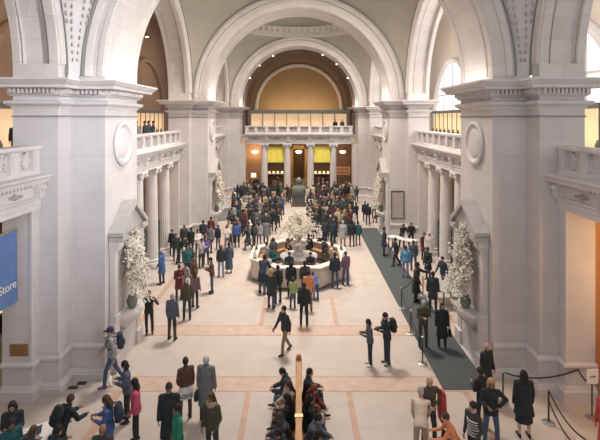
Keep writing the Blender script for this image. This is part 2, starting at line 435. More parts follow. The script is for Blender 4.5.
# ------------------------------------------------------------------ columns
def make_column(hgt=5.83):
    t = thing('stone_column', (0, 0, 0), '', 'column')
    MB().box(-.5, .5, -.5, .5, 0, .16).lathe([(.48, .16), (.50, .22), (.48, .29), (.42, .32), (.40, .38), (.44, .42), (.44, .46), (.385, .50)], n=28).build('base', M_ST2, t, smooth=True)
    b = MB(); rings = []
    for k in range(13):
        z = .5+(hgt-.95)*k/12; r0 = .375-.055*(k/12)**1.6
        rings.append([((r0-(.018 if q % 2 else 0))*math.cos(2*PI*q/40), (r0-(.018 if q % 2 else 0))*math.sin(2*PI*q/40), z) for q in range(40)])
    b.loft(rings); b.build('shaft', M_ST2, t, smooth=False)
    c = MB().lathe([(.335, hgt-.45), (.36, hgt-.40), (.36, hgt-.36), (.42, hgt-.24), (.42, hgt-.12)], n=24)
    for sx in (-1, 1):
        for sy in (-1, 1): c.ell((sx*.36, sy*.36, hgt-.24), (.13, .13, .13), 10, 8)
    c.box(-.47, .47, -.47, .47, hgt-.12, hgt)
    c.build('capital', M_ST2, t, smooth=True)
    return t
def dup(root, loc, rz=0, scale=None, label=None, group=None):
    r = root.copy(); COL.objects.link(r); r.location = loc; r.rotation_euler = (0, 0, rz)
    if scale: r.scale = scale
    if label: r['label'] = label
    if group: r['group'] = group
    for ch in list(root.children):
        c = ch.copy(); COL.objects.link(c); c.parent = r
        for g in list(ch.children):
            d = g.copy(); COL.objects.link(d); d.parent = c
    return r
col0 = make_column(); used = [False]
def col_at(x, y, label, group):
    if not used[0]:
        used[0] = True; col0.location = (x, y, 0); col0['label'] = label; col0['group'] = group
    else: dup(col0, (x, y, 0), 0, None, label, group)
ORD = ['nearest', 'second nearest', 'third nearest', 'farthest']
for s in (-1, 1):
    for bi in (1, 2):
        y0 = YA[bi-1]+HA+.2
        for k in range(4):
            col_at(s*8.62, y0+2.4*(k+1), '%s of the four fluted stone columns under the %s balcony, %s' % (ORD[k], side_name(s), ['', 'middle bay', 'farthest bay'][bi]), 'columns under the side balconies')
for k, x in enumerate((-3.85, -1.3, 1.3, 3.85)):
    col_at(x, 49.75, '%s of the four pale columns holding up the far end balcony' % ['leftmost', 'second from left', 'third from left', 'rightmost'][k], 'columns under the end balcony')

# ------------------------------------------------------------------ balconies (entablature + pierced balustrade)
PROF_ENT = [(-.75,5.83),(0,5.83),(0,5.98),(.03,6.0),(.03,6.14),(.08,6.18),(.08,6.23),(-.02,6.25),(-.02,6.55),(.05,6.58),(.09,6.66),(.30,6.70),(.33,6.82),(.41,6.88),(.41,6.95),(-.75,6.95)]
def balcony(a, b, sd, label, grp, solid=False):
    """a, b: 2D end points of the front line"""
    a = Vector(a); b_ = Vector(b); u = (b_-a).normalized(); L_ = (b_-a).length; nrm = Vector((u.y, -u.x))*sd
    mid = (a+b_)/2; O = (mid.x, mid.y, 5.83)
    t = thing('balcony', O, label, 'balcony', grp)
    d = MB().sweep(PROF_ENT, [a, b_], False, sd); n = int(L_/.16)
    for q in range(n):
        p = a+u*((q+.5)*L_/n)+nrm*.12; d.obox(p, u, nrm, .045, .07, 6.60, 6.69)
    d.built_at('entablature', M_ST2, t, O)
    n = max(2, round(L_/2.4))
    for q in range(n+1):                         # carved consoles over the columns, wreaths between
        fr = MB(); p = a+u*(min(max(q*L_/n, .18), L_-.18)); fr.obox(p+nrm*.06, u, nrm, .15, .12, 6.22, 6.60)
        fr.ell((p.x+nrm.x*.18, p.y+nrm.y*.18, 6.52), (.13, .13, .08), 8, 6)
        fr.built_at('carved_console', M_ST2, t, O); fr = MB()
        if q < n:
            for k_ in (-.16, 0, .16):
                w = a+u*((q+.5)*L_/n+k_); fr.ell((w.x, w.y, 6.40), (.13 if k_ else .09, .13 if k_ else .09, .05 if k_ else .10), 8, 6)
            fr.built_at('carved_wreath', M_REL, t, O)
    # balustrade
    ru = MB(); f0 = a-nrm*.05; f1 = b_-nrm*.05
    ru.sweep([(-.3,6.93),(.05,6.93),(.05,7.05),(.0,7.09),(-.25,7.09),(-.3,7.05)], [f0, f1], False, sd)
    ru.built_at('bottom_rail', M_ST2, t, O)
    MB().sweep([(-.32,7.68),(.02,7.68),(.08,7.74),(.08,7.84),(-.38,7.84),(-.38,7.74)], [f0, f1], False, sd).built_at('top_rail', M_ST2, t, O)
    n = max(2, round(L_/1.25)); st = L_/n
    for q in range(n+1):
        w = min(max(q*st, .2), L_-.2); p = f0+u*w-nrm*.13
        po = MB(); pa = MB(); po.obox(p, u, nrm, .17, .17, 7.05, 7.70)
        po.obox(p+nrm*.175, u, nrm, .09, .02, 7.15, 7.6)
        po.built_at('post', M_ST2, t, O)
        if q < n:
            x0 = q*st+.17; x1 = (q+1)*st-.17; m = 2; wd = (x1-x0)/m
            for e in range(m):
                cx = x0+(e+.5)*wd; c = f0+u*cx-nrm*.13; R = min(wd, .60)/2
                def P3(al, z): return (c.x+u.x*al, c.y+u.y*al, z)
                for z0, z1 in ((7.07, 7.13), (7.62, 7.69)): pa.obox(c, u, nrm, wd/2, .06, z0, z1)
                for sg in (-1, 1): pa.obox(c+u*sg*(wd/2-.03), u, nrm, .035, .06, 7.1, 7.66)
                zc = 7.375
                if solid: pa.obox(c-nrm*.03, u, nrm, wd/2, .02, 7.1, 7.66)
                pa.ell(P3(0, zc), (.075, .075, .075), 8, 6)
                for g in range(8):
                    an = g*PI/4+PI/8
                    pa.tube([P3(.05*math.cos(an), zc+.05*math.sin(an)), P3(.29*math.cos(an)*wd/.56*.9, zc+.27*math.sin(an))], .03, 6, r2=.055)
            pa.built_at('pierced_panel', M_ROOF if solid else M_ST2, t, O)
    return t
for s in (-1, 1):
    nm = side_name(s)
    for bi in range(3):
        y0 = (YA[bi]-P)+HA; y1 = YA[bi]-HA
        if bi == 0: y0 = 4.0
        x = s*8.2
        balcony((x, y0+.002), (x, y1-.002), -1 if s > 0 else 1, '%s balcony with pierced stone balustrade on the %s side%s' % (
            ['near', 'middle', 'far'][bi], nm, ['', ' over the four fluted columns', ' beyond the middle pier'][bi]), 'side balconies', bi > 0)
balcony((-5.97, 49.4), (5.97, 49.4), 1, 'end balcony with pierced balustrade across the far end of the hall', 'end balcony', True)
# responds (half pilasters) at the opening ends
rp = 1
for s in (-1, 1):
    for bi in (1, 2):
        for y in (YA[bi-1]+HA+.14, YA[bi]-HA-.14):
            x0, x1 = sorted((s*8.3, s*9.0))
            struct('trim_%d' % (20+rp), MB().box(x0, x1, y-.14, y+.14, 0, 5.83), M_ST2); rp += 1
for s in (-1, 1):
    x0, x1 = sorted((s*5.95, s*6.5)); struct('trim_%d' % (20+rp), MB().box(x0, x1, 49.4, 50.2, 0, 5.83), M_ST); rp += 1
# near portals
for s in (-1, 1):
    yj = 13.76; O = (s*8.67, yj+.2, 0)
    t = thing('portal_jamb', O, '%s stone jamb of the %s portal below the near balcony' % (['pale', 'orange lit'][s > 0], side_name(s)), 'jamb')
    pth = [(s*9.15, yj), (s*8.24, yj), (s*8.24, 14.17)]
    sd = 1 if s < 0 else -1
    x0, x1 = sorted((s*8.24, s*9.15)); MB().box(x0, x1, yj, 14.155, 0, 5.82).built_at('shaft', M_ST, t, O)
    MB().sweep([(-.04, 0), (.13, 0), (.13, .30), (.09, .34), (.05, .42), (-.04, .44)], pth, False, sd).built_at('base_moulding', M_ST2, t, O)
    MB().sweep(PROF_DADO, pth, False, sd).built_at('dado_moulding', M_ST2, t, O)
    x0, x1 = sorted((s*8.22, s*8.30)); MB().box(x0, x1, yj-.03, yj+.0, 1.16, 5.82).built_at('edge_strip', M_ST2, t, O)
t = thing('wall_plaque', (-8.62, 13.75, 1.55), 'small bronze plaque on the left portal jamb below the balcony', 'plaque')
MB().box(-.27, .27, -.035, .008, -.18, .18).build('plate', mat('plaque_bronze', (.36, .20, .09), .5, metal=.3), t)
b = MB()
for k in range(5): b.box(-.2, .2, -.038, -.034, .12-k*.06, .135-k*.06)
b.build('lettering', mat('plaque_letter', (.2, .11, .05), .6), t)

# ------------------------------------------------------------------ side aisles and galleries
for s in (-1, 1):
    nm = side_name(s)
    x0, x1 = sorted((s*8.3, s*14.5))
    struct('trim_%d' % (40+(s > 0)), MB().box(x0, x1, 3.5, 60, 6.45, ZF), M_ST2)           # gallery floor slab
    x0, x1 = sorted((s*14.5, s*14.8))
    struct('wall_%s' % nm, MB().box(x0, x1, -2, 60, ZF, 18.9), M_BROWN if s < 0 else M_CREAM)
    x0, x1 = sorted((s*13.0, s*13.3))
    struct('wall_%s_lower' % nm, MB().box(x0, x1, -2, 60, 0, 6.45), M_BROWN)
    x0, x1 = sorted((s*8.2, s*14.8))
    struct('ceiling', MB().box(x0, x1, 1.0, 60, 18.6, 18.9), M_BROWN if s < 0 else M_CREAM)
    for bi, yc in enumerate(BAY):
        # blind lunette arches on the outer wall
        t = thing('lunette', (s*14.4, yc, 8.9), ['nearest', 'middle', 'farthest'][bi]+(' arched daylit window high in the right gallery wall' if s > 0 else ' arched niche high in the left gallery wall'), 'window' if s > 0 else 'niche', 'gallery lunettes '+nm)
        O = (s*14.4, yc, 8.9)
        MB().arc([(5.0, -s*.35), (5.0, s*.08), (5.45, s*.08), (5.45, -s*.15), (5.3, -s*.35)], 'x', (yc, s*14.45, 8.9), n=40).built_at('moulding', M_ST2 if s > 0 else M_BROWN, t, O)
        pn = MB(); vv = [(s*14.44, yc+5.0*math.cos(PI*q/32), 8.9+5.0*math.sin(PI*q/32)) for q in range(33)]
        v2 = [(s*14.50, y, z) for x, y, z in vv]; n = 33
        pn.add(vv+v2, [list(range(n)), list(range(n, 2*n))]+[(q, (q+1) % n, n+(q+1) % n, n+q) for q in range(n)])
        if s > 0:
            pn.built_at('glazing', M_WIN, t, O)
            m = MB()
            for y in (-2.5, 0, 2.5):
                h_ = math.sqrt(25-y*y)
                m.box(s*14.36, s*14.46, yc+y-.06, yc+y+.06, 8.9, 8.9+h_) if s > 0 else None
            m.box(14.36, 14.46, yc-4.9, yc+4.9, 10.9, 11.02); m.built_at('mullions', M_ST2, t, O)
        else: pn.built_at('infill', M_BROWN, t, O)
        # long lit cases
        c = thing('display_case', (s*13.8, yc, ZF), ['nearest', 'middle', 'farthest'][bi]+' long lit glass display case along the %s gallery wall' % nm, 'display case', 'gallery display cases '+nm)
        O = (s*13.8, yc, ZF)
        xa, xb = sorted((s*13.5, s*14.2))
        MB().box(xa, xb, yc-4.8, yc+4.8, ZF, ZF+.45).box(xa, xb, yc-4.8, yc+4.8, ZF+2.35, ZF+2.6).built_at('frame', M_FRAME, c, O)
        xa, xb = sorted((s*14.1, s*14.2)); MB().box(xa, xb, yc-4.7, yc+4.7, ZF+.45, ZF+2.35).built_at('lit_back', M_LITY if s > 0 else M_LIT, c, O)
        xa, xb = sorted((s*13.5, s*13.56))
        for q in range(9): MB().box(xa, xb, yc-4.8+q*1.2-.02, yc-4.8+q*1.2+.02, ZF+.45, ZF+2.35).built_at('mullion', M_FRAME, c, O)
        for q in range(8):
            MB().lathe([(.06, 0), (.12, .12), (.1, .25), (.04, .36), (.06, .42)], (s*13.85, yc-4.2+q*1.2, ZF+.45), 10).built_at('exhibit_vase', M_BRONZE, c, O, smooth=True)
# end of galleries (close the far ends)
for s in (-1, 1):
    x0, x1 = sorted((s*6.55, s*14.8))
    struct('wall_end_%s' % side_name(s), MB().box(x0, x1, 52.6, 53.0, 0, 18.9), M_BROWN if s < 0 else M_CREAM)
# gallery ceiling spots
k = 0
for s in (-1, 1):
    for y, z, x in ((29.5, 15.4, 12.4), (33.2, 14.6, 13.6), (37, 15.5, 12.6), (44, 15.0, 12.2)):
        if s > 0 and k > 5: break
        t = thing('spotlight', (s*x, y, z), 'small ceiling spotlight in the %s upper gallery, %s of the row' % (side_name(s), {29.5: 'nearest', 33.2: 'second', 37: 'third', 44: 'farthest'}[y]), 'lamp', 'gallery spotlights '+side_name(s))
        MB().lathe([(.03, 18.6-z), (.03, .2), (.12, .18), (.14, -.05)], n=12).build('housing', M_FRAME, t)
        MB().lathe([(.12, -.08), (.12, -.06)], n=12).build('bulb', M_LAMP, t)
        k += 1

# ------------------------------------------------------------------ the far end
Y0 = YE
w = MB()                                    # barrel vault walls + vault of the end gallery
rv = 6.2
ring = lambda y: [(-rv, y, ZF)]+[(-rv*math.cos(PI*q/40), y, 10.1+rv*math.sin(PI*q/40)) for q in range(41)]+[(rv, y, ZF)]
ringo = lambda y: [(x*1.06, y, z if z <= ZF+.01 else z+.3) for x, y, z in ring(y)]
def strip(mb, A, B):
    n = len(A); mb.add(A+B, [(q, q+1, n+q+1, n+q) for q in range(n-1)])
strip(w, ring(Y0-.3), ring(60)); strip(w, ringo(Y0-.3), ringo(60)); strip(w, ring(Y0-.3), ringo(Y0-.3)); strip(w, ring(60), ringo(60))
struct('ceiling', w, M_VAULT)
struct('trim_60', MB().box(-6.6, 6.6, 49.9, 60.3, 6.45, ZF), M_ST2)
struct('wall_end', MB().box(-7, 7, 60, 60.3, 6.45, 17.5), M_GOLD)
O = (0, 60, 10.1)
t = thing('niche_arch', O, 'cream moulded inner arch outlining the ochre wall at the far end', 'arch')
MB().arc([(5.45, -.02), (5.45, -.22), (5.6, -.3), (5.85, -.3), (5.95, -.02)], 'y', (0, 60, 10.1), n=60).built_at('moulding', M_ST2, t, O)
MB().arc([(5.95, -.02), (5.95, -.25), (6.2, -.25), (6.2, -.02)], 'y', (0, 60, 10.1), n=60).built_at('outer_band', M_BROWN, t, O)
b = MB()
for s in (-1, 1):
    x0, x1 = sorted((s*5.45, s*5.95)); b.box(x0, x1, 59.7, 59.98, ZF, 10.1)
b.built_at('jambs', M_ST2, t, O)
# display case on the end balcony
O = (0, 52.6, ZF)
t = thing('display_case', O, 'wide lit display case of eight panels behind the end balcony balustrade', 'display case')
b = MB().box(-5.95, 5.95, 52.2, 53.1, ZF+2.4, ZF+2.85).box(-5.95, 5.95, 52.2, 53.1, ZF, ZF+.55)
for s in (-1, 1):
    x0, x1 = sorted((s*5.65, s*5.95)); b.box(x0, x1, 52.2, 53.1, ZF+.5, ZF+2.45)
b.built_at('frame', M_FRAME, t, O)
MB().box(-5.65, 5.65, 52.95, 53.1, ZF+.5, ZF+2.45).built_at('lit_back', M_LIT, t, O)
for q in range(1, 8): MB().box(-5.65+q*1.4125-.035, -5.65+q*1.4125+.035, 52.2, 52.95, ZF+.5, ZF+2.45).built_at('divider', M_FRAME, t, O)
b = MB()
for q in range(8):
    dx = [-.3, .25, 0, .3][q % 4]; MB().lathe([(.08, 0), (.15, .1), (.12, .28), (.05, .38), (.08, .46)], (-5.65+(q+.5)*1.4125+dx, 52.6, ZF+.55), 10).built_at('exhibit_vase', M_BRONZE, t, O, smooth=True)
# spotlights on the end vault
for q, an in enumerate((30, 48, 65, 117, 134, 150)):
    a = math.radians(an); x, z = 6.36*math.cos(a), 10.1+6.36*math.sin(a)
    t = thing('spotlight', (x, 50.4, z), ['rightmost low', 'right middle', 'right upper', 'left upper', 'left middle', 'leftmost low'][q]+' spotlight on the brown vault over the end gallery', 'lamp', 'end vault spotlights')
    MB().box(-.05, .05, -.12, .12, -.02, .14).build('bracket', M_FRAME, t)
    MB().ell((0, -.1, -.06), (.065, .065, .065), 10, 8).build('bulb', M_LAMP, t)
# ground floor behind the end columns
struct('wall_back', MB().box(-7, -1.0, 57, 57.3, 0, 6.45).box(1.0, 7, 57, 57.3, 0, 6.45).box(-1, 1, 57, 57.3, 4.9, 6.45), M_BROWN)
struct('wall_back_left', MB().box(-6.9, -6.6, 50.3, 57, 0, 6.45), M_BROWN)
struct('wall_back_right', MB().box(6.6, 6.9, 50.3, 57, 0, 6.45), M_BROWN)
struct('wall_back_corridor', MB().box(-2.2, -2.0, 57.3, 65, 0, 6.45).box(2.0, 2.2, 57.3, 65, 0, 6.45).box(-2.2, 2.2, 64.8, 65, 0, 6.45), M_GOLD)
struct('ceiling', MB().box(-2.2, 2.2, 57.3, 65, 5.4, 5.6), M_CREAM)
t = thing('doorway_surround', (0, 56.9, 0), 'tall brass framed doorway to the glowing corridor behind the centre columns', 'doorway')
b = MB()
for s in (-1, 1):
    x0, x1 = sorted((s*.75, s*1.1)); b.box(x0, x1, -.15, .12, 0, 5.2)
b.box(-1.1, 1.1, -.15, .12, 4.8, 5.2); b.build('frame', mat('warm_gilt', (.75, .50, .2), .5), t)
t = thing('tall_cabinet', (0, 64, 0), 'narrow dark wooden doorcase at the end of the glowing corridor', 'door')
MB().box(-.55, .55, -.2, .2, 0, 4.2).build('panel', mat('dark_door', (.12, .07, .04), .5), t)
MB().box(-.75, .75, -.25, .1, 4.2, 4.5).build('lintel', M_GOLD, t)
for s in (-1, 1):
    t = thing('yellow_banner', (s*2.58, 49.75, 5.50), 'yellow cloth banner hung between the far columns, %s of the centre' % side_name(s), 'banner', 'yellow banners')
    b = MB(); n = 12; A = []; B = []
    for q in range(n+1):
        x = -.90+1.8*q/n; dy = .02*math.sin(q*1.3)
        A.append((x, dy, 0)); B.append((x, dy*1.6, -1.75))
    A2 = [(x, y+.02, z) for x, y, z in A]; B2 = [(x, y+.02, z) for x, y, z in B]
    strip(b, A, B); strip(b, A2, B2); strip(b, A, A2); strip(b, B, B2); b.build('cloth', M_YEL, t)
    MB().tube([(-1.0, 0, .02), (1.0, 0, .02)], .03, 8).build('rod', M_FRAME, t)
    # shop shelves with lit goods
    t = thing('shop_counter', (s*2.6, 55.5, 0), 'lit shop counter and shelf under the yellow banner on the %s' % side_name(s), 'counter', 'shop counters at the far end')
    MB().box(-1.3, 1.3, -.3, .3, 0, 1.35).box(-1.3, 1.3, .1, .3, 1.35, 3.2).build('cabinet', mat('dark_wood', (.10, .055, .035), .5), t)
    MB().box(-1.3, 1.3, -.3, .1, 1.75, 1.8).build('shelf', M_WHITE, t)
    for q in range(5):
        MB().lathe([(.05, 0), (.12, .08), (.14, .24), (.06, .3)], (-1.05+q*.52, -.12, 1.8), 12).build('lit_jar', mat('lit_goods', (1, .85, .6), .5, emit=(1, .78, .48), estr=1.2), t, smooth=True)
for x, nm in ((-5.15, 'left'), (0, 'centre'), (5.15, 'right')):
    t = thing('pendant_lamp', (x, 52.3, 4.55), 'glowing dish pendant lamp between the far columns, '+nm, 'lamp', 'dish pendant lamps')
    MB().lathe([(.02, 0), (.22, .05), (.34, .16), (.36, .24), (.3, .27), (.02, .27)], n=20).build('dish', M_LAMP, t, smooth=True)
    MB().tube([(0, 0, .26), (0, 0, 1.9)], .015, 6).build('stem', M_BRASS, t)
# warm partition and notice in the outer bays
struct('wall_back_left_panel', MB().box(-6.5, -4.4, 54.2, 54.4, 0, 6.45), mat('orange_brown_wall', (.42, .25, .15), .8))
t = thing('notice_board', (-5.5, 54.16, 1.75), 'small white lit notice on the orange wall at the far left opening', 'sign')
MB().box(-.3, .3, -.02, .04, -.25, .25).build('panel', mat('lit_notice', (1, .9, .8), .6, emit=(1, .85, .65), estr=1.2), t)
t = thing('wall_sign', (5.0, 54.0, 2.2), 'long pale pink lettered sign board in the far right opening', 'sign')
MB().box(-1.25, 1.25, 0, .08, -.4, .6).build('board', mat('sign_pink', (.62, .36, .24), .7), t)
b = MB()
for r in range(2):
    for q in range(9): b.box(-1.1+q*.24, -1.1+q*.24+.14, -.012, 0, .22-r*.4, .4-r*.4)
b.build('lettering', mat('sign_letters', (.25, .1, .07), .7), t)
b = MB().box(-.06, .06, 0, .06, -2.2, -.4); b.build('post', M_FRAME, t)
# bust on its pedestal
t = thing('stone_bust', (0, 44.2, 1.3), 'large grey green bust of a head and shoulders on a pedestal at the far centre', 'statue')
b = MB(); rings = []
for z, rx, ry, ox in ((0, .62, .42, 0), (.12, .66, .45, 0), (.3, .72, .42, 0), (.5, .70, .38, 0), (.66, .5, .32, 0), (.76, .24, .24, 0), (.86, .19, .2, 0), (.96, .24, .27, -.02), (1.1, .28, .31, -.03), (1.25, .29, .32, -.02), (1.4, .25, .29, 0), (1.5, .14, .17, 0)):
    rings.append([(rx*math.cos(2*PI*q/24), ox+ry*math.sin(2*PI*q/24), z) for q in range(24)])
b.loft(rings); b.build('torso_and_head', M_BRONZE, t, smooth=True)
b = MB().ell((0, -.33, 1.16), (.045, .07, .09), 8, 6)
for s in (-1, 1): b.ell((s*.3, 0, 1.18), (.04, .07, .09), 8, 6); b.ell((s*.1, -.3, 1.24), (.05, .03, .025), 8, 5)
b.ell((0, -.32, 1.03), (.09, .03, .025), 8, 5); b.build('face', M_BRONZE, t, smooth=True)
t = thing('pedestal', (0, 44.2, 0), 'dark block pedestal carrying the grey green bust', 'pedestal')
MB().box(-.75, .75, -.55, .55, 0, .25).box(-.62, .62, -.45, .45, .25, 1.15).box(-.7, .7, -.52, .52, 1.15, 1.3).build('block', mat('dark_stone', (.12, .11, .10), .6, noise=.2), t)

# ------------------------------------------------------------------ banner with lettering, near left portal
def text_mesh(txt, size, name, m, parent, M4, ext=.006):
    cu = bpy.data.curves.new(name, 'FONT'); cu.body = txt; cu.size = size; cu.extrude = ext; cu.align_x = 'CENTER'
    o = bpy.data.objects.new(name, cu); COL.objects.link(o)
    dg = bpy.context.evaluated_depsgraph_get(); dg.update()
    me = bpy.data.meshes.new_from_object(o.evaluated_get(dg)); bpy.data.objects.remove(o)
    me.materials.clear(); me.materials.append(m)
    me.transform(M4)
    r = bpy.data.objects.new(name, me); COL.objects.link(r); r.parent = parent
    return r
t = thing('hanging_banner', (-8.62, 12.2, 5.3), 'blue cloth banner lettered Store hanging in the left portal', 'banner')
b = MB(); n = 16; A = []; B = []
for q in range(n+1):
    y = -1.42+2.84*q/n; dx = .025*math.sin(q*.9)
    A.append((dx*.3, y, 0)); B.append((dx, y, -2.2))
A2 = [(x-.02, y, z) for x, y, z in A]; B2 = [(x-.02, y, z) for x, y, z in B]
strip(b, A, B); strip(b, A2, B2); strip(b, A, A2); strip(b, B, B2); b.build('cloth', M_BLUE, t)
MB().tube([(0, -1.5, .02), (0, 1.46, .02)], .03, 8).build('rod', M_BRASS, t)
text_mesh('Store', .36, 'lettering', M_WHITE, t, Matrix.Translation((.035, .955, -1.72)) @ Matrix(((0,0,1,0),(1,0,0,0),(0,1,0,0),(0,0,0,1))))
# shop shelves inside the left portal
t = thing('shop_shelves', (-12.4, 17.2, 0), 'dark shop shelving with small lit goods inside the left portal', 'shelves')
MB().box(-.4, .4, -2.4, 2.4, 0, .1).box(-.4, -.34, -2.4, 2.4, 0, 2.6).box(-.4, .4, -2.4, 2.4, 2.5, 2.6).build('cabinet', M_DARK, t)
for z in (.7, 1.2, 1.7, 2.1): MB().box(-.36, .38, -2.4, 2.4, z, z+.04).build('shelf', M_DARK, t)
b = MB()
for z in (.74, 1.24, 1.74):
    for q in range(14):
        h_ = random.uniform(.12, .3); b.box(.0, .25, -2.3+q*.33, -2.3+q*.33+.2, z, z+h_, random.randrange(3))
b.build('goods', [mat('goods_cream', (.8, .7, .5), .7), mat('goods_teal', (.1, .3, .35), .7), mat('goods_lit', (1, .8, .5), .7, emit=(1, .75, .4), estr=1.0)], t)
t = thing('shop_cabinet', (9.9, 13.2, 0), 'dark cabinet with a red panel just inside the right portal at the picture edge', 'cabinet')
MB().box(-.25, .35, -.3, .5, 0, 2.6).build('body', M_DARK, t)
MB().box(-.2, .1, -.34, -.3, 1.75, 2.2).build('red_panel', mat('red_panel', (.45, .06, .04), .6), t)
# inner portal walls
struct('wall_portal_left', MB().box(-13, -9.9, 19.4, 19.7, 0, 6.45), M_BROWN)
struct('wall_portal_right', MB().box(9.95, 13, 15.2, 15.5, 0, 6.45), mat('orange_plaster', (.62, .33, .15), .8))
# framed panel on the right middle pier
t = thing('framed_panel', (7.05, YA[1]-HC-.06, 2.5), 'dark framed grey notice panel fixed to the middle right pier', 'panel')
b = MB(); W_, H_ = .46, 1.0
b.box(-W_, W_, -.03, .05, H_-.05, H_).box(-W_, W_, -.03, .05, -H_, -H_+.05).box(-W_, -W_+.05, -.03, .05, -H_, H_).box(W_-.05, W_, -.03, .05, -H_, H_)
b.build('frame', M_DARK, t); MB().box(-W_+.05, W_-.05, 0, .05, -H_+.05, H_-.05).build('board', mat('board_grey', (.42, .38, .36), .7), t)

# ------------------------------------------------------------------ information desk
t = thing('information_desk', (0, DY, 0), 'octagonal pale marble information desk in the centre of the hall', 'desk')
def octo(r, z, y=0, n=8): return [(r*math.cos(PI/8+i*2*PI/n), y+r*math.sin(PI/8+i*2*PI/n), z) for i in range(n)]
def oct_ring(ro_, ri_, z0, z1):
    b = MB(); A, B, C_, D = octo(ro_, z0), octo(ro_, z1), octo(ri_, z1), octo(ri_, z0)
    b.loft([A, B, C_, D, A], True, False); return b
M_DESK = mat('desk_marble', (.60, .53, .48), .5, noise=.06, nscale=2)
oct_ring(2.78, 2.62, .12, 1.08).build('outer_wall', M_DESK, t)
oct_ring(2.70, 2.64, 0, .12).build('plinth', M_FRAME, t)
oct_ring(2.90, 2.42, 1.08, 1.15).build('counter_top', mat('counter_marble', (.70, .64, .59), .4, noise=.05), t)
oct_ring(2.45, 2.05, .72, .77).build('inner_worktop', M_WOOD, t)
for i in range(8):
    a = PI/4*i+PI/4*0; c = 2.785*math.cos(PI/8); u = (math.cos(a+PI/4*0), math.sin(a)); 
    am = i*PI/4; n_ = (math.cos(am), math.sin(am)); w_ = (-n_[1], n_[0]); cc = (n_[0]*c, n_[1]*c)
    b = MB().obox(cc, w_, n_, .92, .015, .22, .98)
    b.build('front_panel', mat('desk_panel', (.66, .58, .52), .5, noise=.04), t)
t = thing('desk_planter', (0, DY, 0), 'stepped round stone planter base inside the information desk', 'planter')
MB().lathe([(.95, 0), (.95, .85), (1.05, .88), (1.05, .98), (.5, 1.0)], n=32).build('drum', M_ST2, t, smooth=True)
MB().lathe([(.34, 1.0), (.34, 1.1), (.26, 1.16), (.24, 1.25), (.36, 1.42), (.44, 1.62), (.46, 1.72), (.40, 1.74)], n=24).build('urn', M_ST2, t, smooth=True)

def bouquet(name, loc, R_, Hh, nb, nbl, label, vase=False, seed=1, out=0, rb=.034):
    """spray of thin arching branches with many small blossoms; out=+-1 keeps it on one side of a wall"""
    rnd = random.Random(seed)
    t = thing(name, loc, label, 'flowers', 'blossom arrangements')
    br = MB(); bl = MB(); pts = []
    def ok(p): return out == 0 or (p.x*out > -.12 and abs(p.y) < .80 or p.x*out > .34 and abs(p.y) < 1.05 and p.z > -.55)
    for k in range(nb):
        az = rnd.uniform(0, 2*PI); sp = rnd.uniform(.1, 1)**.8
        ex = [sp*R_*math.cos(az), sp*R_*math.sin(az)]
        if out: ex[0] = abs(ex[0])*out*.5
        top = Hh*(1-.5*sp**2)*rnd.uniform(.5, 1); dr = rnd.uniform(0, .5)*Hh*sp
        c = [(ex[0]*f_**1.2+rnd.uniform(-.04, .04)*f_, ex[1]*f_**1.2+rnd.uniform(-.04, .04)*f_, top*math.sin(f_*1.9)-dr*f_**3) for f_ in [q/6 for q in range(7)]]
        if not all(ok(Vector(p)) for p in c): continue
        br.tube(c, .014, 4, r2=.005)
        for q in range(1, 7):
            p = Vector(c[q])
            for _ in range(3):
                e = p+Vector((rnd.uniform(-.2, .2), rnd.uniform(-.2, .2), rnd.uniform(-.1, .22)))*(.5+.5*q/6)
                if ok(e): br.tube([p, e], .005, 3); pts.append((p, e, q))
            pts.append((Vector(c[q-1]), p, q))
    for k in range(nbl):
        a, e, q = pts[rnd.randrange(len(pts))]
        p = a.lerp(e, rnd.random()**.6)+Vector([rnd.uniform(-.05, .05) for _ in range(3)])
        if not ok(p): continue
        r = rnd.uniform(.55, 1.15)*rb
        M = Matrix.Rotation(rnd.uniform(0, PI), 3, 'X') @ Matrix.Rotation(rnd.uniform(0, PI), 3, 'Z')
        bl.ell(p, (r, r, r*.6), 5, 4, 0, M)
    br.build('branches', M_TWIG, t)
    o = bl.build('blossoms', M_BLOSSOM, t); o['kind'] = 'stuff'
    if vase: MB().lathe([(.10, -.42), (.17, -.3), (.2, -.12), (.13, .02), (.15, .06)], n=16).build('vase', M_BRONZE, t, smooth=True)
    return t
bouquet('blossom_arrangement', (0, DY, 1.72), 1.45, 2.05, 90, 5200, 'huge cream blossom arrangement rising from the centre of the information desk', seed=3)
for i in (0, 1):
    for s in (-1, 1):
        bouquet('blossom_arrangement', (s*(XD-.36), YA[i]+.0, 2.12), 1.15, 2.75, 95, 3400,
                'cream blossom branches in the niche of the %s %s pier' % (['nearest', 'middle'][i], side_name(s)), True, seed=10+i*2+s, out=-s, rb=.042)

# leaflet racks on the desk
k = 0
for an, aw in ((168, 'left, far side'), (190, 'left side'), (205, 'left, near side'), (232, 'near left corner'), (322, 'near right corner'), (340, 'right, near side'), (12, 'right, far side'), (130, 'far left corner'), (60, 'far right corner')):
    a = math.radians(an); R_ = 2.66*math.cos(PI/8)/math.cos(((a+PI/8) % (PI/4))-PI/8); x, y = R_*math.cos(a), DY+R_*math.sin(a)
    t = thing('leaflet_holder', (x, y, 1.15), 'small leaflet holder on the counter of the information desk, '+aw, 'leaflet holder', 'leaflet holders on the desk', rz=a+PI/2)
    MB().box(-.16, .16, -.08, .08, 0, .02).box(-.16, .16, .02, .04, 0, .24).build('stand', M_DARK, t)
    MB().box(-.13, .13, -.03, .02, .02, .22).build('leaflets', M_PAPER, t)

# reception counter near the far left pier
x, y = fl(221.5, 219); t = thing('round_counter', (x, y, 0), 'grey rounded counter at the foot of the far left blossoms', 'counter')
MB().lathe([(.70, 0), (.72, .08), (.72, .95), (.78, .98), (.78, 1.06), (.2, 1.06)], n=28).build('drum', mat('grey_laminate', (.38, .39, .36), .6), t, smooth=True)

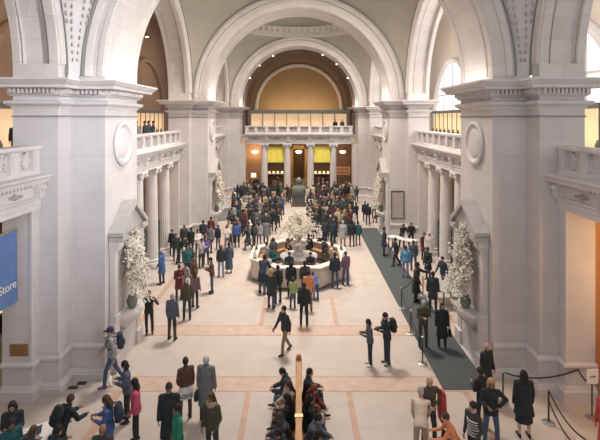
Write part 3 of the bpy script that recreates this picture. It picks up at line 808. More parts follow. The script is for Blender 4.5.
# ------------------------------------------------------------------ bench in the foreground
BX = 0.0
t = thing('double_bench', (BX, 11.4, 0), 'long double sided wooden bench with a tall central back rail in the foreground', 'bench')
yn, yf = -2.4, 2.0
MB().box(-.045, .045, yn, yf, .38, 1.38).build('back_panel', M_WOOD, t)
MB().box(-.075, .075, yn, yf, 1.38, 1.46).build('top_rail', mat('pale_oak', (.50, .27, .12), .45, noise=.15, nscale=9), t)
for s in (-1, 1):
    x0, x1 = sorted((s*.05, s*.62)); MB().box(x0, x1, yn, yf, .38, .44).build('seat', M_WOOD, t)
    for y in (yn+.1, -.6, yf-.12):
        x0, x1 = sorted((s*.3, s*.56)); MB().box(x0, x1, y-.04, y+.04, 0, .38).build('leg', M_DARK, t)
MB().box(-.10, .10, -.62, -.50, 1.36, 1.475).build('joint_bracket', M_BRASS, t, ).__setitem__('label', 'pale metal bracket over the rail')
MB().box(-.09, .09, yf-.06, yf+.02, 0, 1.5).ell((0, yf-.02, 1.54), (.08, .08, .08), 12, 8).build('end_post', M_WOOD, t, smooth=True)

# ------------------------------------------------------------------ stanchions, ropes, tables, sign
def stanchion(px, py, label, h=.98):
    x, y = fl(px, py)
    t = thing('stanchion', (x, y, .022 if 4.62 < x < 6.15 and y > 14.3 else .004), label, 'stanchion', 'rope stanchions')
    MB().lathe([(.17, 0), (.17, .02), (.12, .035), (.03, .05)], n=20).build('base', M_STEEL, t, smooth=True)
    MB().lathe([(.025, .05), (.025, h-.06)], n=10).build('pole', M_DARK, t)
    MB().lathe([(.025, h-.06), (.045, h-.05), (.045, h-.01), (.02, h)], n=12).build('cap', M_STEEL, t, smooth=True)
    return Vector((x, y, h-.04))
s1 = stanchion(401.5, 309, 'farthest black stanchion at the left edge of the grey carpet')
s2 = stanchion(410.8, 334, 'middle black stanchion at the left edge of the grey carpet')
s3 = stanchion(422.6, 364, 'nearest black stanchion at the left edge of the grey carpet')
s4 = stanchion(503, 403, 'black stanchion at the left end of the rope by the right pier')
s5 = stanchion(548.6, 423, 'black stanchion between the woman in black and the right portal')
s6 = stanchion(588, 480, 'black stanchion at the bottom right corner with two ropes')
s7 = stanchion(423, 296, 'black stanchion among the visitors by the side table')
ROPE = mat('black_rope', (.03, .03, .035), .7)
def rope(a, b, sag, label, r=.022):
    m = MB(); pts = []
    for q in range(15):
        f_ = q/14; p = a.lerp(b, f_); p.z -= sag*4*f_*(1-f_); pts.append(p)
    o = m.tube(pts, r, 6).build('barrier_rope', ROPE, smooth=True); tag(o, label, 'rope', 'barrier ropes')
rope(s1, s2, .25, 'black rope between the farthest and middle carpet stanchions')
rope(s2, s3, .25, 'black rope between the middle and nearest carpet stanchions')
wall_pt = Vector((8.55, 13.66, 1.0))
x, y = fl(401.5, 309); rope(s1, Vector((x+.9, y+1.3, .95)), .12, 'short black rope leading off behind the farthest carpet stanchion')
rope(s4, wall_pt, .22, 'long black rope from the stanchion to the right pier')
rope(s5, s6, .22, 'upper black rope running to the bottom right corner')
rope(s5-Vector((0, 0, .3)), s6-Vector((0, 0, .3)), .28, 'lower black rope running to the bottom right corner')
t = thing('sign_stand', (*fl(592, 418), .004), 'white card with an arrow on a black floor stand by the right portal', 'sign', rz=.1)
MB().lathe([(.18, 0), (.18, .02), (.03, .05)], n=20).build('base', M_STEEL, t)
MB().lathe([(.02, .04), (.02, 1.05)], n=10).build('pole', M_DARK, t)
MB().box(-.17, .17, -.03, -.005, 1.0, 1.42).build('card', M_PAPER, t)
b = MB().box(-.09, .05, -.036, -.03, 1.2, 1.22); b.add([(.03, -.036, 1.17), (.03, -.036, 1.25), (.09, -.036, 1.21), (.03, -.03, 1.17), (.03, -.03, 1.25), (.09, -.03, 1.21)], [(0,1,2),(3,5,4),(0,3,4,1),(1,4,5,2),(2,5,3,0)])
b.build('arrow', M_DARK, t)
rope(wall_pt, Vector((*fl(592, 418), 1.0)), .1, 'short black rope from the right pier to the arrow sign')

def table(name, loc, rz, lx, ly, h, label, m=M_WHITE, grp=None):
    t = thing(name, loc, label, 'table', grp, rz)
    MB().box(-lx/2, lx/2, -ly/2, ly/2, h-.045, h).build('table_top', m, t)
    for sx in (-1, 1):
        for sy in (-1, 1):
            MB().box(sx*(lx/2-.07)-.025, sx*(lx/2-.07)+.025, sy*(ly/2-.07)-.025, sy*(ly/2-.07)+.025, 0, h-.045).build('leg', M_DARK, t)
    return t
table('side_table', (7.0, 21.0, 0), .1, 1.1, 1.5, .80, 'grey topped table beside the right blossoms', mat('grey_laminate', (.38, .39, .36), .6))
table('folding_table', (6.8, 29.3, 0), math.atan2(-1.3, 1.4), 1.9, .6, .80, 'long narrow white table on the right with visitors behind it')
tx, ty = fl(34, 452); TB = table('folding_table', (tx+.05, 10.9, 0), .55, 1.7, .85, .82, 'white covered table with papers and a laptop at the bottom left', M_WHITE)
lap = thing('laptop', (tx+.25, 11.1, .825), 'open dark laptop on the white table at the bottom left', 'laptop', rz=.9+PI)
MB().box(-.17, .17, -.12, .12, 0, .02).build('keyboard', M_DARK, lap)
MB().add([(-.17, .11, .02), (.17, .11, .02), (.17, .19, .25), (-.17, .19, .25), (-.17, .125, .015), (.17, .125, .015), (.17, .205, .245), (-.17, .205, .245)], [(0,1,2,3),(4,7,6,5),(0,4,5,1),(1,5,6,2),(2,6,7,3),(3,7,4,0)]).build('screen', mat('screen_dark', (.05, .07, .10), .25), lap)
PP = ['leftmost', 'second', 'third', 'fourth', 'rightmost']
for q, (dx, dy, r) in enumerate(((-.55, -.38, .3), (-.3, -.12, -.4), (-.05, -.25, .8), (.45, .32, .1), (.58, .08, .5))):
    o = MB().box(-.105, .105, -.15, .15, 0, .006).build('paper_sheet', M_PAPER, loc=(tx+.05+dx, 10.9+dy, .822+.001*q)); o.rotation_euler.z = r
    tag(o, PP[q]+' white sheet of paper lying on the table at the bottom left', 'paper', 'papers on the table')
for k_, (px, py) in enumerate(((73, 388), (82, 383.5))):
    x, y = fl(px, py); o = MB().box(-.14, .14, -.07, .07, .002, .03).build('floor_vent', M_DARK, loc=(x, y, 0)); tag(o, ['left', 'right'][k_]+' small dark plate on the floor at the foot of the near left pier', 'floor plate')

# tinted glass wind screens between the side columns of the middle bay
def glassmat():
    m = bpy.data.materials.new('tinted_glass'); m.use_nodes = True; nt = m.node_tree; b = nt.nodes['Principled BSDF']
    b.inputs['Base Color'].default_value = (.10, .17, .18, 1); b.inputs['Roughness'].default_value = .15; b.inputs['Alpha'].default_value = .55
    return m
M_GL = glassmat()
for s in (-1, 1):
    for k_ in range(3):
        y = YA[0]+HA+.2+2.4*(k_+1)+1.2
        t = thing('glass_screen', (s*8.75, y, .004), 'tinted glass screen between two columns in the %s middle bay, %s' % (side_name(s), ['nearest', 'second', 'farthest'][k_]), 'screen', 'glass screens')
        MB().box(-.012, .012, -.66, .66, .1, 2.25).build('pane', M_GL, t)
        MB().box(-.03, .03, -.70, .70, 0, .1).box(-.03, .03, -.70, -.66, .1, 2.3).box(-.03, .03, .66, .70, .1, 2.3).box(-.03, .03, -.70, .70, 2.25, 2.3).build('frame', M_DARK, t)
# ================================================================== people
def bf(x, f, z): return Vector((x, -f, z))
POSES = dict(
 # lean deg, pelvis z, head (pitch down deg, turn), arms ((upper),(fore)) L/R, legs ((thigh),(shin)) L/R
 stand=(2, .93, (5, 0), (((.16, .0, -1), (.05, .16, -1)), ((.16, .0, -1), (.05, .2, -1))), (((.06, .02, -1), (.02, -.03, -1)), ((.06, .0, -1), (.02, -.02, -1)))),
 stance=(3, .93, (12, 15), (((.2, -.05, -1), (-.25, .55, -.75)), ((.14, .0, -1), (.02, .25, -1))), (((.12, .08, -1), (.04, -.06, -1)), ((.04, -.03, -1), (.02, -.03, -1)))),
 walk=(5, .90, (6, 0), (((.14, -.35, -1), (.03, .05, -1)), ((.14, .38, -1), (.0, .62, -.8))), (((.03, .42, -1), (.01, .10, -1)), ((.03, -.26, -1), (.01, -.58, -1)))),
 phone=(4, .93, (24, 0), (((.12, .12, -1), (-.35, .85, .28)), ((.12, .12, -1), (-.35, .85, .28))), (((.07, .03, -1), (.02, -.04, -1)), ((.05, -.01, -1), (.02, -.02, -1)))),
 camera=(0, .93, (-2, 0), (((.5, .55, -.55), (-.62, .30, .85)), ((.5, .55, -.55), (-.62, .30, .85))), (((.08, .0, -1), (.02, -.03, -1)), ((.03, .06, -1), (-.04, -.05, -1)))),
 hips=(2, .93, (8, 0), (((.75, -.2, -.8), (-.75, .35, -.55)), ((.2, .1, -1), (-.3, .8, .1))), (((.12, .02, -1), (.04, -.03, -1)), ((.1, .0, -1), (.03, -.02, -1)))),
 point=(6, .93, (6, 0), (((.12, .95, -.45), (.0, 1, -.05)), ((.14, .05, -1), (.0, .45, -.9))), (((.08, .05, -1), (.02, -.03, -1)), ((.06, -.04, -1), (.02, -.03, -1)))),
 fold=(0, .93, (4, -12), (((.22, .15, -1), (-.95, .55, .12)), ((.22, .2, -1), (-.95, .6, .0))), (((.08, .02, -1), (.02, -.03, -1)), ((.08, .0, -1), (.02, -.02, -1)))),
 lean=(26, .91, (10, 0), (((.18, .55, -.85), (-.1, .9, -.15)), ((.18, .45, -.9), (-.15, .9, -.15))), (((.07, .06, -1), (.02, -.05, -1)), ((.07, -.12, -1), (.02, -.16, -1)))),
 bend=(48, .88, (18, 0), (((.1, .2, -1), (-.1, .5, -.9)), ((.1, .35, -1), (-.1, .6, -.8))), (((.06, .15, -1), (.02, -.15, -1)), ((.06, .1, -1), (.02, -.12, -1)))),
 sit=(6, .545, (16, 8), (((.16, .25, -1), (-.3, .9, .02)), ((.16, .3, -1), (-.35, .9, .05))), (((.12, 1, -.06), (.02, .05, -1)), ((.14, 1, -.06), (.02, .18, -1)))),
 slump=(20, .545, (30, -8), (((.16, .45, -1), (-.35, .85, -.1)), ((.16, .4, -1), (-.4, .8, -.1))), (((.1, 1, -.06), (.02, -.12, -1)), ((.2, 1, -.06), (.05, .22, -1)))),
)
def V(t, side): return bf(t[0]*side, t[1], t[2]).normalized()
def joints(pose):
    lean, pz, (hp, ht), arms, legs = POSES[pose]
    J = {}; la = math.radians(lean); up = bf(0, math.sin(la), math.cos(la)); fw = bf(0, math.cos(la), -math.sin(la))
    X = Vector((1, 0, 0)); pel = bf(0, 0, pz); J['up'] = up; J['fw'] = fw; J['pel'] = pel
    J['waist'] = pel+up*.14; J['chest'] = pel+up*.34; J['neck'] = pel+up*.53
    ha = math.radians(lean*.45+hp); hup = bf(0, math.sin(ha*.8), math.cos(ha*.8))
    J['head'] = J['neck']+(up*.45+hup*.55).normalized()*.145
    a = -math.radians(ht)
    J['HM'] = Matrix.Rotation(a, 3, 'Z') @ Matrix.Rotation(ha, 3, 'X')
    for i, sd in enumerate((1, -1)):
        sh = pel+up*.465+X*(sd*.178); u, w = V(arms[i][0], sd), V(arms[i][1], sd)
        el = sh+u*.285; wr = el+w*.25
        J['arm%d' % i] = (sh, el, wr, w)
        hip = pel+X*(sd*.09)-up*.02; kn = hip+V(legs[i][0], sd)*.43; an = kn+V(legs[i][1], sd)*.415
        J['leg%d' % i] = (hip, kn, an)
    lo = min(J['leg0'][2].z, J['leg1'][2].z)-.075
    dz = Vector((0, 0, -lo))
    if pose in ('sit', 'slump'): dz = Vector((0, 0, 0))
    for k_, v in list(J.items()):
        if k_ in ('up', 'fw', 'HM'): continue
        if isinstance(v, tuple): J[k_] = tuple(p+dz for p in v[:3])+v[3:]
        else: J[k_] = v+dz
    return J
def cap(mb, p0, p1, r0, r1, n=10, fl_=None):
    p0 = Vector(p0); p1 = Vector(p1); d = p1-p0; L_ = max(d.length, 1e-5); d = d/L_
    a = d.orthogonal().normalized(); b_ = d.cross(a); rings = []
    prof = [(-r0*math.cos(t), r0*math.sin(t)) for t in (.25, .8, 1.3)]+[(L_+r1*math.cos(t), r1*math.sin(t)) for t in (1.3, .8, .25)]
    for h_, r in prof:
        c = p0+d*h_; rings.append([tuple(c+a*r*math.cos(2*PI*q/n)+b_*r*math.sin(2*PI*q/n)) for q in range(n)])
    mb.loft(rings)
def torso(mb, J, secs, n=16):
    rings = []
    for h_, rx, ry, of in secs:
        c = J['pel']+J['up']*h_+J['fw']*of
        rings.append([tuple(c+Vector((1, 0, 0))*rx*math.cos(2*PI*q/n)+J['fw']*ry*math.sin(2*PI*q/n)) for q in range(n)])
    mb.loft(rings)
def feet_dir(leg):
    sh = (leg[2]-leg[1]).normalized(); f = bf(0, 1, 0); d = f-sh*f.dot(sh)*.75; return d.normalized()
def hand(mb, wr, d, side, J, fine):
    """palm, four bent fingers of unequal length and a thumb from the side of the palm"""
    inward = Vector((-side, 0, 0)); nrm = (inward-d*inward.dot(d))
    if nrm.length < .2: nrm = Vector((0, 0, -1))-d*(-d.z)
    nrm.normalize(); ac = d.cross(nrm).normalized()
    if ac.y > 0: ac = -ac           # thumb side points forward
    for k_ in (-.022, 0, .022): cap(mb, wr+ac*k_*.7, wr+d*.085+ac*k_, .016, .014, 8)
    if fine:
        for k_, L_ in ((.030, .066), (.010, .076), (-.011, .070), (-.031, .054)):
            a = wr+d*.09+ac*k_; b_ = a+(d*.9+nrm*.3).normalized()*L_*.5; c = b_+(d*.6+nrm*.8).normalized()*L_*.5
            cap(mb, a, b_, .0092, .0085, 7); cap(mb, b_, c, .0085, .0075, 7)
        a = wr+d*.03+ac*.026; b_ = a+(d*.6+ac*.75).normalized()*.042; cap(mb, a, b_, .0125, .0105, 7); cap(mb, b_, b_+(d*.9+ac*.2+nrm*.2).normalized()*.032, .0105, .009, 7)
    else:
        cap(mb, wr+d*.08, wr+d*.16+nrm*.03, .03, .02, 8); cap(mb, wr+d*.03+ac*.03, wr+d*.08+ac*.055, .014, .012, 6)
def head_geo(mb, J):
    c = J['head']; M = J['HM']
    def at(x, f, z): return c+M @ bf(x, f, z)
    mb.ell(at(0, -.005, .012), (.076, .096, .108), 16, 12, 0, M)
    mb.ell(at(0, .03, -.055), (.055, .062, .062), 12, 8, 0, M)
    mb.ell(at(0, .098, -.012), (.013, .02, .024), 8, 6, 0, M)
    for s in (-1, 1): mb.ell(at(s*.077, -.005, -.005), (.012, .022, .032), 8, 6, 0, M)
def remesh(mb, vox, smooth_it=3):
    me = bpy.data.meshes.new('t'); me.from_pydata(mb.v, [], mb.f); bm = bmesh.new(); bm.from_mesh(me)
    bmesh.ops.recalc_face_normals(bm, faces=bm.faces); bm.to_mesh(me); bm.free()
    o = bpy.data.objects.new('t', me); COL.objects.link(o)
    md = o.modifiers.new('r', 'REMESH'); md.mode = 'VOXEL'; md.voxel_size = vox
    sm = o.modifiers.new('s', 'SMOOTH'); sm.iterations = smooth_it; sm.factor = .5
    dg = bpy.context.evaluated_depsgraph_get(); dg.update()
    r = bpy.data.meshes.new_from_object(o.evaluated_get(dg)); bpy.data.objects.remove(o); bpy.data.meshes.remove(me)
    r.polygons.foreach_set('use_smooth', [True]*len(r.polygons)); r.materials.clear(); return r
CACHE = {}; DEFM = mat('cloth_default', (.05, .05, .05), .9)
def piece(pose, kind, hi):
    key = (pose, kind, hi)
    if key in CACHE: return CACHE[key]
    J = joints(pose); mb = MB(); vox = .0105 if hi else .026
    it = 3
    if kind == 'body':
        head_geo(mb, J); cap(mb, J['neck']-J['up']*.05, J['head']-J['HM'] @ Vector((0, 0, .04)), .058, .052, 12)
        torso(mb, J, [(-.08, .10, .08, 0), (0, .145, .095, -.01), (.08, .135, .088, 0), (.16, .118, .08, 0), (.28, .140, .095, .005), (.38, .150, .10, 0), (.46, .14, .08, -.005), (.52, .06, .055, 0)])
        for i, sd in enumerate((1, -1)):
            sh, el, wr, w = J['arm%d' % i]; cap(mb, sh-Vector((sd*.05, 0, 0)), sh, .06, .052); cap(mb, sh, el, .048, .037); cap(mb, el, wr, .037, .025); hand(mb, wr, w, sd, J, hi)
            hip, kn, an = J['leg%d' % i]; cap(mb, hip, kn, .078, .052); cap(mb, kn, kn.lerp(an, .35), .05, .052); cap(mb, kn.lerp(an, .35), an, .052, .034)
            fd = feet_dir((hip, kn, an)); cap(mb, an+fd*-.02-Vector((0, 0, .035)), an+fd*.14-Vector((0, 0, .045)), .032, .026)
    elif kind in ('jacket', 'coat', 'longcoat', 'vest', 'shirt', 'puffer'):
        g = {'jacket': .024, 'coat': .034, 'longcoat': .036, 'vest': .028, 'shirt': .012, 'puffer': .046}[kind]
        secs = [(-.10, .158+g, .108+g, 0), (0, .160+g, .112+g, -.005), (.10, .142+g, .100+g, 0), (.17, .134+g, .095+g, 0), (.28, .150+g, .104+g, .005), (.38, .158+g, .106+g, 0), (.45, .150+g*.6, .085+g*.6, -.005), (.505, .075+g*.4, .065+g*.3, 0), (.535, .064+g*.3, .06+g*.3, 0)]
        torso(mb, J, secs)
        for i, sd in enumerate((1, -1)):
            sh, el, wr, w = J['arm%d' % i]
            cap(mb, sh-Vector((sd*.07, 0, 0)), sh, .068+g*.5, .056+g*.7)
            cap(mb, sh, el, .052+g*.7, .042+g*.75); cap(mb, el, wr.lerp(el, .04), .042+g*.75, .031+g*.7)
        if kind in ('coat', 'longcoat'):
            ext = .30 if kind == 'coat' else .46
            if pose in ('sit', 'slump'):
                for i in (0, 1):
                    hip, kn, an = J['leg%d' % i]; cap(mb, hip, hip.lerp(kn, .75), .115, .095)
            else:
                n = 16; rings = []; kc = (J['leg0'][1]+J['leg1'][1])/2
                hc = J['pel']-J['up']*.05
                for f_ in (0, .35, .7, 1):
                    d = (kc-hc).normalized()*(ext*f_+.02); c = hc+d
                    sp_ = abs(J['leg0'][1].y-J['leg1'][1].y)*.35*f_
                    rings.append([tuple(c+Vector(((.19+.035*f_+.008*math.cos(5*2*PI*q/n)*f_)*math.cos(2*PI*q/n), (.145+.03*f_+sp_+.01*math.cos(4*2*PI*q/n)*f_)*math.sin(2*PI*q/n), 0))) for q in range(n)])
                mb.loft(rings)
        if not kind == 'shirt': cap(mb, J['neck']-J['up']*.02, J['neck']+J['up']*.03, .074, .072, 12)
        vox = .016 if hi else .03
    elif kind == 'trousers':
        torso(mb, J, [(-.10, .13, .10, 0), (-.04, .160, .112, -.005), (.03, .158, .108, 0), (.09, .150, .102, 0)])
        for i in (0, 1):
            hip, kn, an = J['leg%d' % i]; cap(mb, hip, kn, .092, .066); cap(mb, kn, an.lerp(kn, .03), .066, .056)
        vox = .016 if hi else .03
    elif kind == 'skirt':
        n = 20; rings = []
        for f_, rx, ry in ((0, .155, .11), (.3, .20, .16), (.65, .235, .2), (1, .26, .225)):
            c = J['pel']+Vector((0, 0, .10-.42*f_)); rings.append([tuple(c+Vector((rx*(1+.05*math.cos(q*PI/2)*f_)*math.cos(2*PI*q/n), ry*(1+.05*math.cos(q*PI/2)*f_)*math.sin(2*PI*q/n), 0))) for q in range(n)])
        mb.loft(rings); vox = .016 if hi else .03
    elif kind == 'longdress':
        n = 20; rings = []
        for f_, rx, ry in ((0, .16, .11), (.3, .20, .15), (.65, .215, .17), (1, .235, .19)):
            c = J['pel']+Vector((0, 0, .10-.80*f_)); rings.append([tuple(c+Vector((rx*math.cos(2*PI*q/n), ry*math.sin(2*PI*q/n), 0))) for q in range(n)])
        mb.loft(rings); vox = .016 if hi else .03
    elif kind in ('shoe0', 'shoe1', 'shoes'):
        for i in ((0,) if kind == 'shoe0' else (1,) if kind == 'shoe1' else (0, 1)):
            leg = J['leg%d' % i]; an = leg[2]; fd = feet_dir(leg); sd = (leg[2]-leg[1]).normalized()
            cap(mb, an-fd*.045+sd*.035, an+fd*.04+sd*.035, .040, .042); cap(mb, an+fd*.04+sd*.038, an+fd*.155+sd*.042, .042, .032); cap(mb, an, an+sd*.03, .045, .042)
        vox = .014 if hi else .026; it = 1
    else:                                                      # hair and hats
        c = J['head']; M = J['HM']
        def at(x, f, z): return c+M @ bf(x, f, z)
        vox = .010 if hi else .022; it = 2
        if kind == 'bald': mb.ell(at(0, -.03, -.02), (.083, .078, .05), 16, 10, 0, M)
        else: mb.ell(at(0, -.020, .026), (.088, .102, .112), 16, 12, 0, M)
        if kind in ('long', 'hijab'):
            for s in (-1, 0, 1): cap(mb, at(s*.055, -.05, 0), at(s*.06, -.075, -.19), .045, .036)
            cap(mb, at(-.075, .0, 0), at(-.078, .0, -.13), .026, .02); cap(mb, at(.075, .0, 0), at(.078, .0, -.13), .026, .02)
        if kind == 'bob': cap(mb, at(-.06, -.03, -.02), at(-.062, -.035, -.09), .045, .04); cap(mb, at(.06, -.03, -.02), at(.062, -.035, -.09), .045, .04); cap(mb, at(0, -.06, 0), at(0, -.07, -.09), .05, .045)
        if kind == 'bun': mb.ell(at(0, -.12, .06), (.045, .045, .045), 12, 8, 0, M)
        if kind == 'pony': cap(mb, at(0, -.11, .04), at(0, -.15, -.14), .03, .018)
        if kind == 'cap': cap(mb, at(-.03, .07, .045), at(-.03, .15, .035), .022, .014); cap(mb, at(.03, .07, .045), at(.03, .15, .035), .022, .014); cap(mb, at(0, .07, .045), at(0, .16, .035), .022, .014)
        if kind == 'beanie': mb.ell(at(0, -.012, .05), (.094, .108, .10), 16, 10, 0, M); 
        if kind == 'hood': mb.ell(at(0, -.03, .01), (.105, .112, .13), 16, 10, 0, M); cap(mb, at(0, -.05, -.1), at(0, -.05, -.16), .09, .1)
    me = remesh(mb, vox, it)
    me.materials.append(DEFM)
    if kind == 'body' and hi:                                  # eyes, brows, mouth
        me.materials.append(mat('eye_dark', (.03, .02, .018), .4)); me.materials.append(mat('lip', (.40, .17, .14), .6))
        c = J['head']; M = J['HM']; f = MB()
        def at(x, f_, z): return c+M @ bf(x, f_, z)
        for s in (-1, 1):
            f.ell(at(s*.030, .083, .008), (.013, .008, .007), 8, 6, 1, M); f.ell(at(s*.031, .087, .028), (.018, .006, .004), 8, 5, 1, M)
        f.ell(at(0, .088, -.055), (.022, .008, .007), 8, 5, 2, M)
        bm = bmesh.new(); bm.from_mesh(me); vs = [bm.verts.new(v) for v in f.v]
        for q, mi in zip(f.f, f.mi): fa = bm.faces.new([vs[k_] for k_ in q]); fa.material_index = mi; fa.smooth = True
        bm.to_mesh(me); bm.free()
    me.name = '%s_%s' % (kind, pose)
    CACHE[key] = me; return me

CC = dict(black=(.024, .031, .036), dark=(.034, .046, .054), navy=(.030, .045, .075), teal=(.02, .11, .12), charcoal=(.05, .055, .06), grey=(.17, .18, .19), lgrey=(.36, .36, .37), white=(.70, .68, .66),
          brown=(.11, .06, .04), olive=(.075, .072, .05), khaki=(.26, .18, .11), tan=(.40, .31, .22), maroon=(.13, .03, .035), red=(.42, .06, .05), pink=(.55, .10, .17), purple=(.16, .10, .34), blue=(.06, .12, .32),
          lblue=(.12, .30, .50), denim=(.065, .11, .19), ldenim=(.24, .30, .42), green=(.02, .22, .13), lime=(.32, .42, .20), orange=(.70, .26, .12), cream=(.62, .52, .40), slate=(.085, .11, .15), mauve=(.20, .13, .17))
WORD = dict(black='black', dark='dark', navy='navy blue', teal='teal', charcoal='charcoal', grey='grey', lgrey='light grey', white='white', brown='brown', olive='olive', khaki='khaki', tan='tan', maroon='maroon', red='red', pink='pink',
            purple='purple', blue='blue', lblue='light blue', denim='denim blue', ldenim='pale jeans blue', green='green', lime='lime green', orange='orange', cream='cream', slate='slate blue', mauve='mauve')
HC_ = dict(bk=(.018, .014, .013), br=(.075, .040, .022), gy=(.42, .41, .40), bl=(.42, .28, .14), wh=(.62, .60, .58), nv=(.03, .035, .09), rd=(.2, .05, .02), dk=(.02, .022, .025))
SKINS = [(.55, .33, .24), (.48, .28, .20), (.60, .38, .28), (.30, .16, .10), (.42, .24, .16)]
def cmat(c): return mat('cloth_'+c, CC[c], .9, noise=.15, nscale=9)
def hmat(c): return mat('hair_'+c, HC_[c], .75)
def smat(i): return mat('skin_%d' % i, SKINS[i], .6)
def setm(o, m):
    o.material_slots[0].link = 'OBJECT'; o.material_slots[0].material = m
def child(name, me, parent, m):
    o = bpy.data.objects.new(name, me); COL.objects.link(o); o.parent = parent; setm(o, m); return o
PEOPLE = []
def person(x, y, yaw, pose='stand', top='jacket', tc='dark', lc='denim', hair='short', hc='bk', h=1.0, hi=True, skin=None, z=0.0, label=None, shoe='black', group=None, skirt=None):
    rnd = random.Random(int(x*991)+int(y*577))
    sk = rnd.choice((0, 0, 1, 2, 2, 4, 3)) if skin is None else skin
    me = piece(pose, 'body', hi)
    o = bpy.data.objects.new('person', me); COL.objects.link(o); setm(o, smat(sk))
    if 4.62 < x < 6.15 and 14.3 < y < 35.2 and z == 0: z = .022
    elif z == 0: z = .005
    o.location = (x, y, z); o.rotation_euler = (0, 0, math.radians(yaw)); o.scale = (h, h, h)
    names = dict(jacket='jacket', coat='coat', longcoat='long_coat', vest='vest', shirt='shirt', puffer='padded_jacket')
    child(names[top], piece(pose, top, hi), o, cmat(tc))
    if skirt: child('skirt' if skirt == 'skirt' else 'long_dress', piece(pose, skirt, hi), o, cmat(lc))
    else: child('trousers', piece(pose, 'trousers', hi), o, cmat(lc))
    if hi:
        child('shoe', piece(pose, 'shoe0', hi), o, cmat(shoe)); child('shoe', piece(pose, 'shoe1', hi), o, cmat(shoe))
    else: child('shoes', piece(pose, 'shoes', hi), o, cmat(shoe))
    if hair: child({'cap': 'cap', 'beanie': 'knitted_hat', 'hood': 'hood', 'hijab': 'headscarf'}.get(hair, 'hair'), piece(pose, hair, hi), o, hmat(hc))
    if hair == 'cap': pass
    o['category'] = 'person'
    if label: o['label'] = label
    if group: o['group'] = group
    J = joints(pose); W = Matrix.Translation(o.location) @ Matrix.Rotation(math.radians(yaw), 4, 'Z') @ Matrix.Scale(h, 4)
    PEOPLE.append(dict(o=o, x=x, y=y, top=top, tc=tc, lc=lc, hair=hair, skirt=skirt, pose=pose, manual=label is not None))
    return o, J, W
def put(mb, name, m, W, label, cat, group=None, smooth=True):
    o = mb.build(name, m, smooth=smooth); o.matrix_world = W; tag(o, label, cat, group); return o
def backpack(P, c, label, f_=-.25):
    o, J, W = P; m = MB(); u = J['up']; b = J['chest']+J['fw']*f_
    n = 16; rings = []
    for z, rx, ry in ((-.24, .10, .06), (-.2, .15, .09), (0, .16, .105), (.15, .145, .09), (.21, .10, .06)):
        rings.append([tuple(b+u*z+Vector((rx*math.copysign(abs(math.cos(2*PI*q/n))**.7, math.cos(2*PI*q/n)), 0, 0))+J['fw']*(ry*math.copysign(abs(math.sin(2*PI*q/n))**.7, math.sin(2*PI*q/n)))) for q in range(n)])
    m.loft(rings)
    t = put(m, 'backpack', cmat(c), W, label, 'backpack')
    s_ = MB()
    for sd in (-1, 1): s_.tube([b+u*.17+Vector((sd*.1, 0, 0)), J['chest']+u*.19+Vector((sd*.11, 0, 0)), J['chest']+u*.10+J['fw']*.15+Vector((sd*.12, 0, 0)), J['chest']-u*.12+J['fw']*.10+Vector((sd*.165, 0, 0)), b-u*.16+Vector((sd*.13, 0, 0))], .016, 6)
    s_.build('shoulder_strap', cmat('black'), t)
    p = MB(); q = b-u*.07-J['fw']*.10; p.ell(q, (.11, .035, .09), 12, 8); p.build('front_pocket', cmat(c), t, smooth=True)
def handbag(P, c, label, i=0, dz=-.24):
    o, J, W = P; wr = J['arm%d' % i][2]; m = MB(); b = wr+Vector((.05*(1 if i == 0 else -1), 0, dz))
    rings = []; n = 12
    for z, rx, ry in ((-.15, .06, .12), (-.1, .07, .15), (.08, .05, .13), (.12, .02, .11)):
        rings.append([tuple(b+Vector((rx*math.cos(2*PI*q/n), ry*math.sin(2*PI*q/n), z))) for q in range(n)])
    m.loft(rings); t = put(m, 'handbag', cmat(c), W, label, 'bag')
    MB().tube([b+Vector((0, -.1, .10)), b+Vector((0, -.07, .24)), b+Vector((0, .07, .24)), b+Vector((0, .1, .10))], .009, 6).build('handle', cmat('black'), t)
def held(P, kind, label, i=1):
    o, J, W = P; sh, el, wr, w = J['arm%d' % i]; c = wr+w*.12
    if kind == 'phone': put(MB().box(c.x-.037, c.x+.037, c.y-.006, c.y+.006, c.z-.03, c.z+.11), 'phone', M_DARK, W, label, 'phone', smooth=False)
    elif kind == 'camera':
        m = MB().box(c.x-.07, c.x+.07, c.y-.035, c.y+.035, c.z-.02, c.z+.08); m.tube([(c.x, c.y-.03, c.z+.03), (c.x, c.y-.11, c.z+.03)], .035, 12); put(m, 'camera', M_DARK, W, label, 'camera', smooth=False)
    elif kind == 'paper': m = MB(); m.box(-.15, .15, -.004, .004, -.11, .13); m.v = [(x+c.x, y+c.y+z*-.5, z+c.z) for x, y, z in m.v]; put(m, 'paper_map', M_PAPER, W, label, 'paper', smooth=False)

def pp(px, py, yaw, pose, top, tc, lc, hair, hc, h, label, hi=True, **k):
    x, y = fl(px, py); return person(x, y, yaw, pose, top, tc, lc, hair, hc, h, hi, label=label, **k)

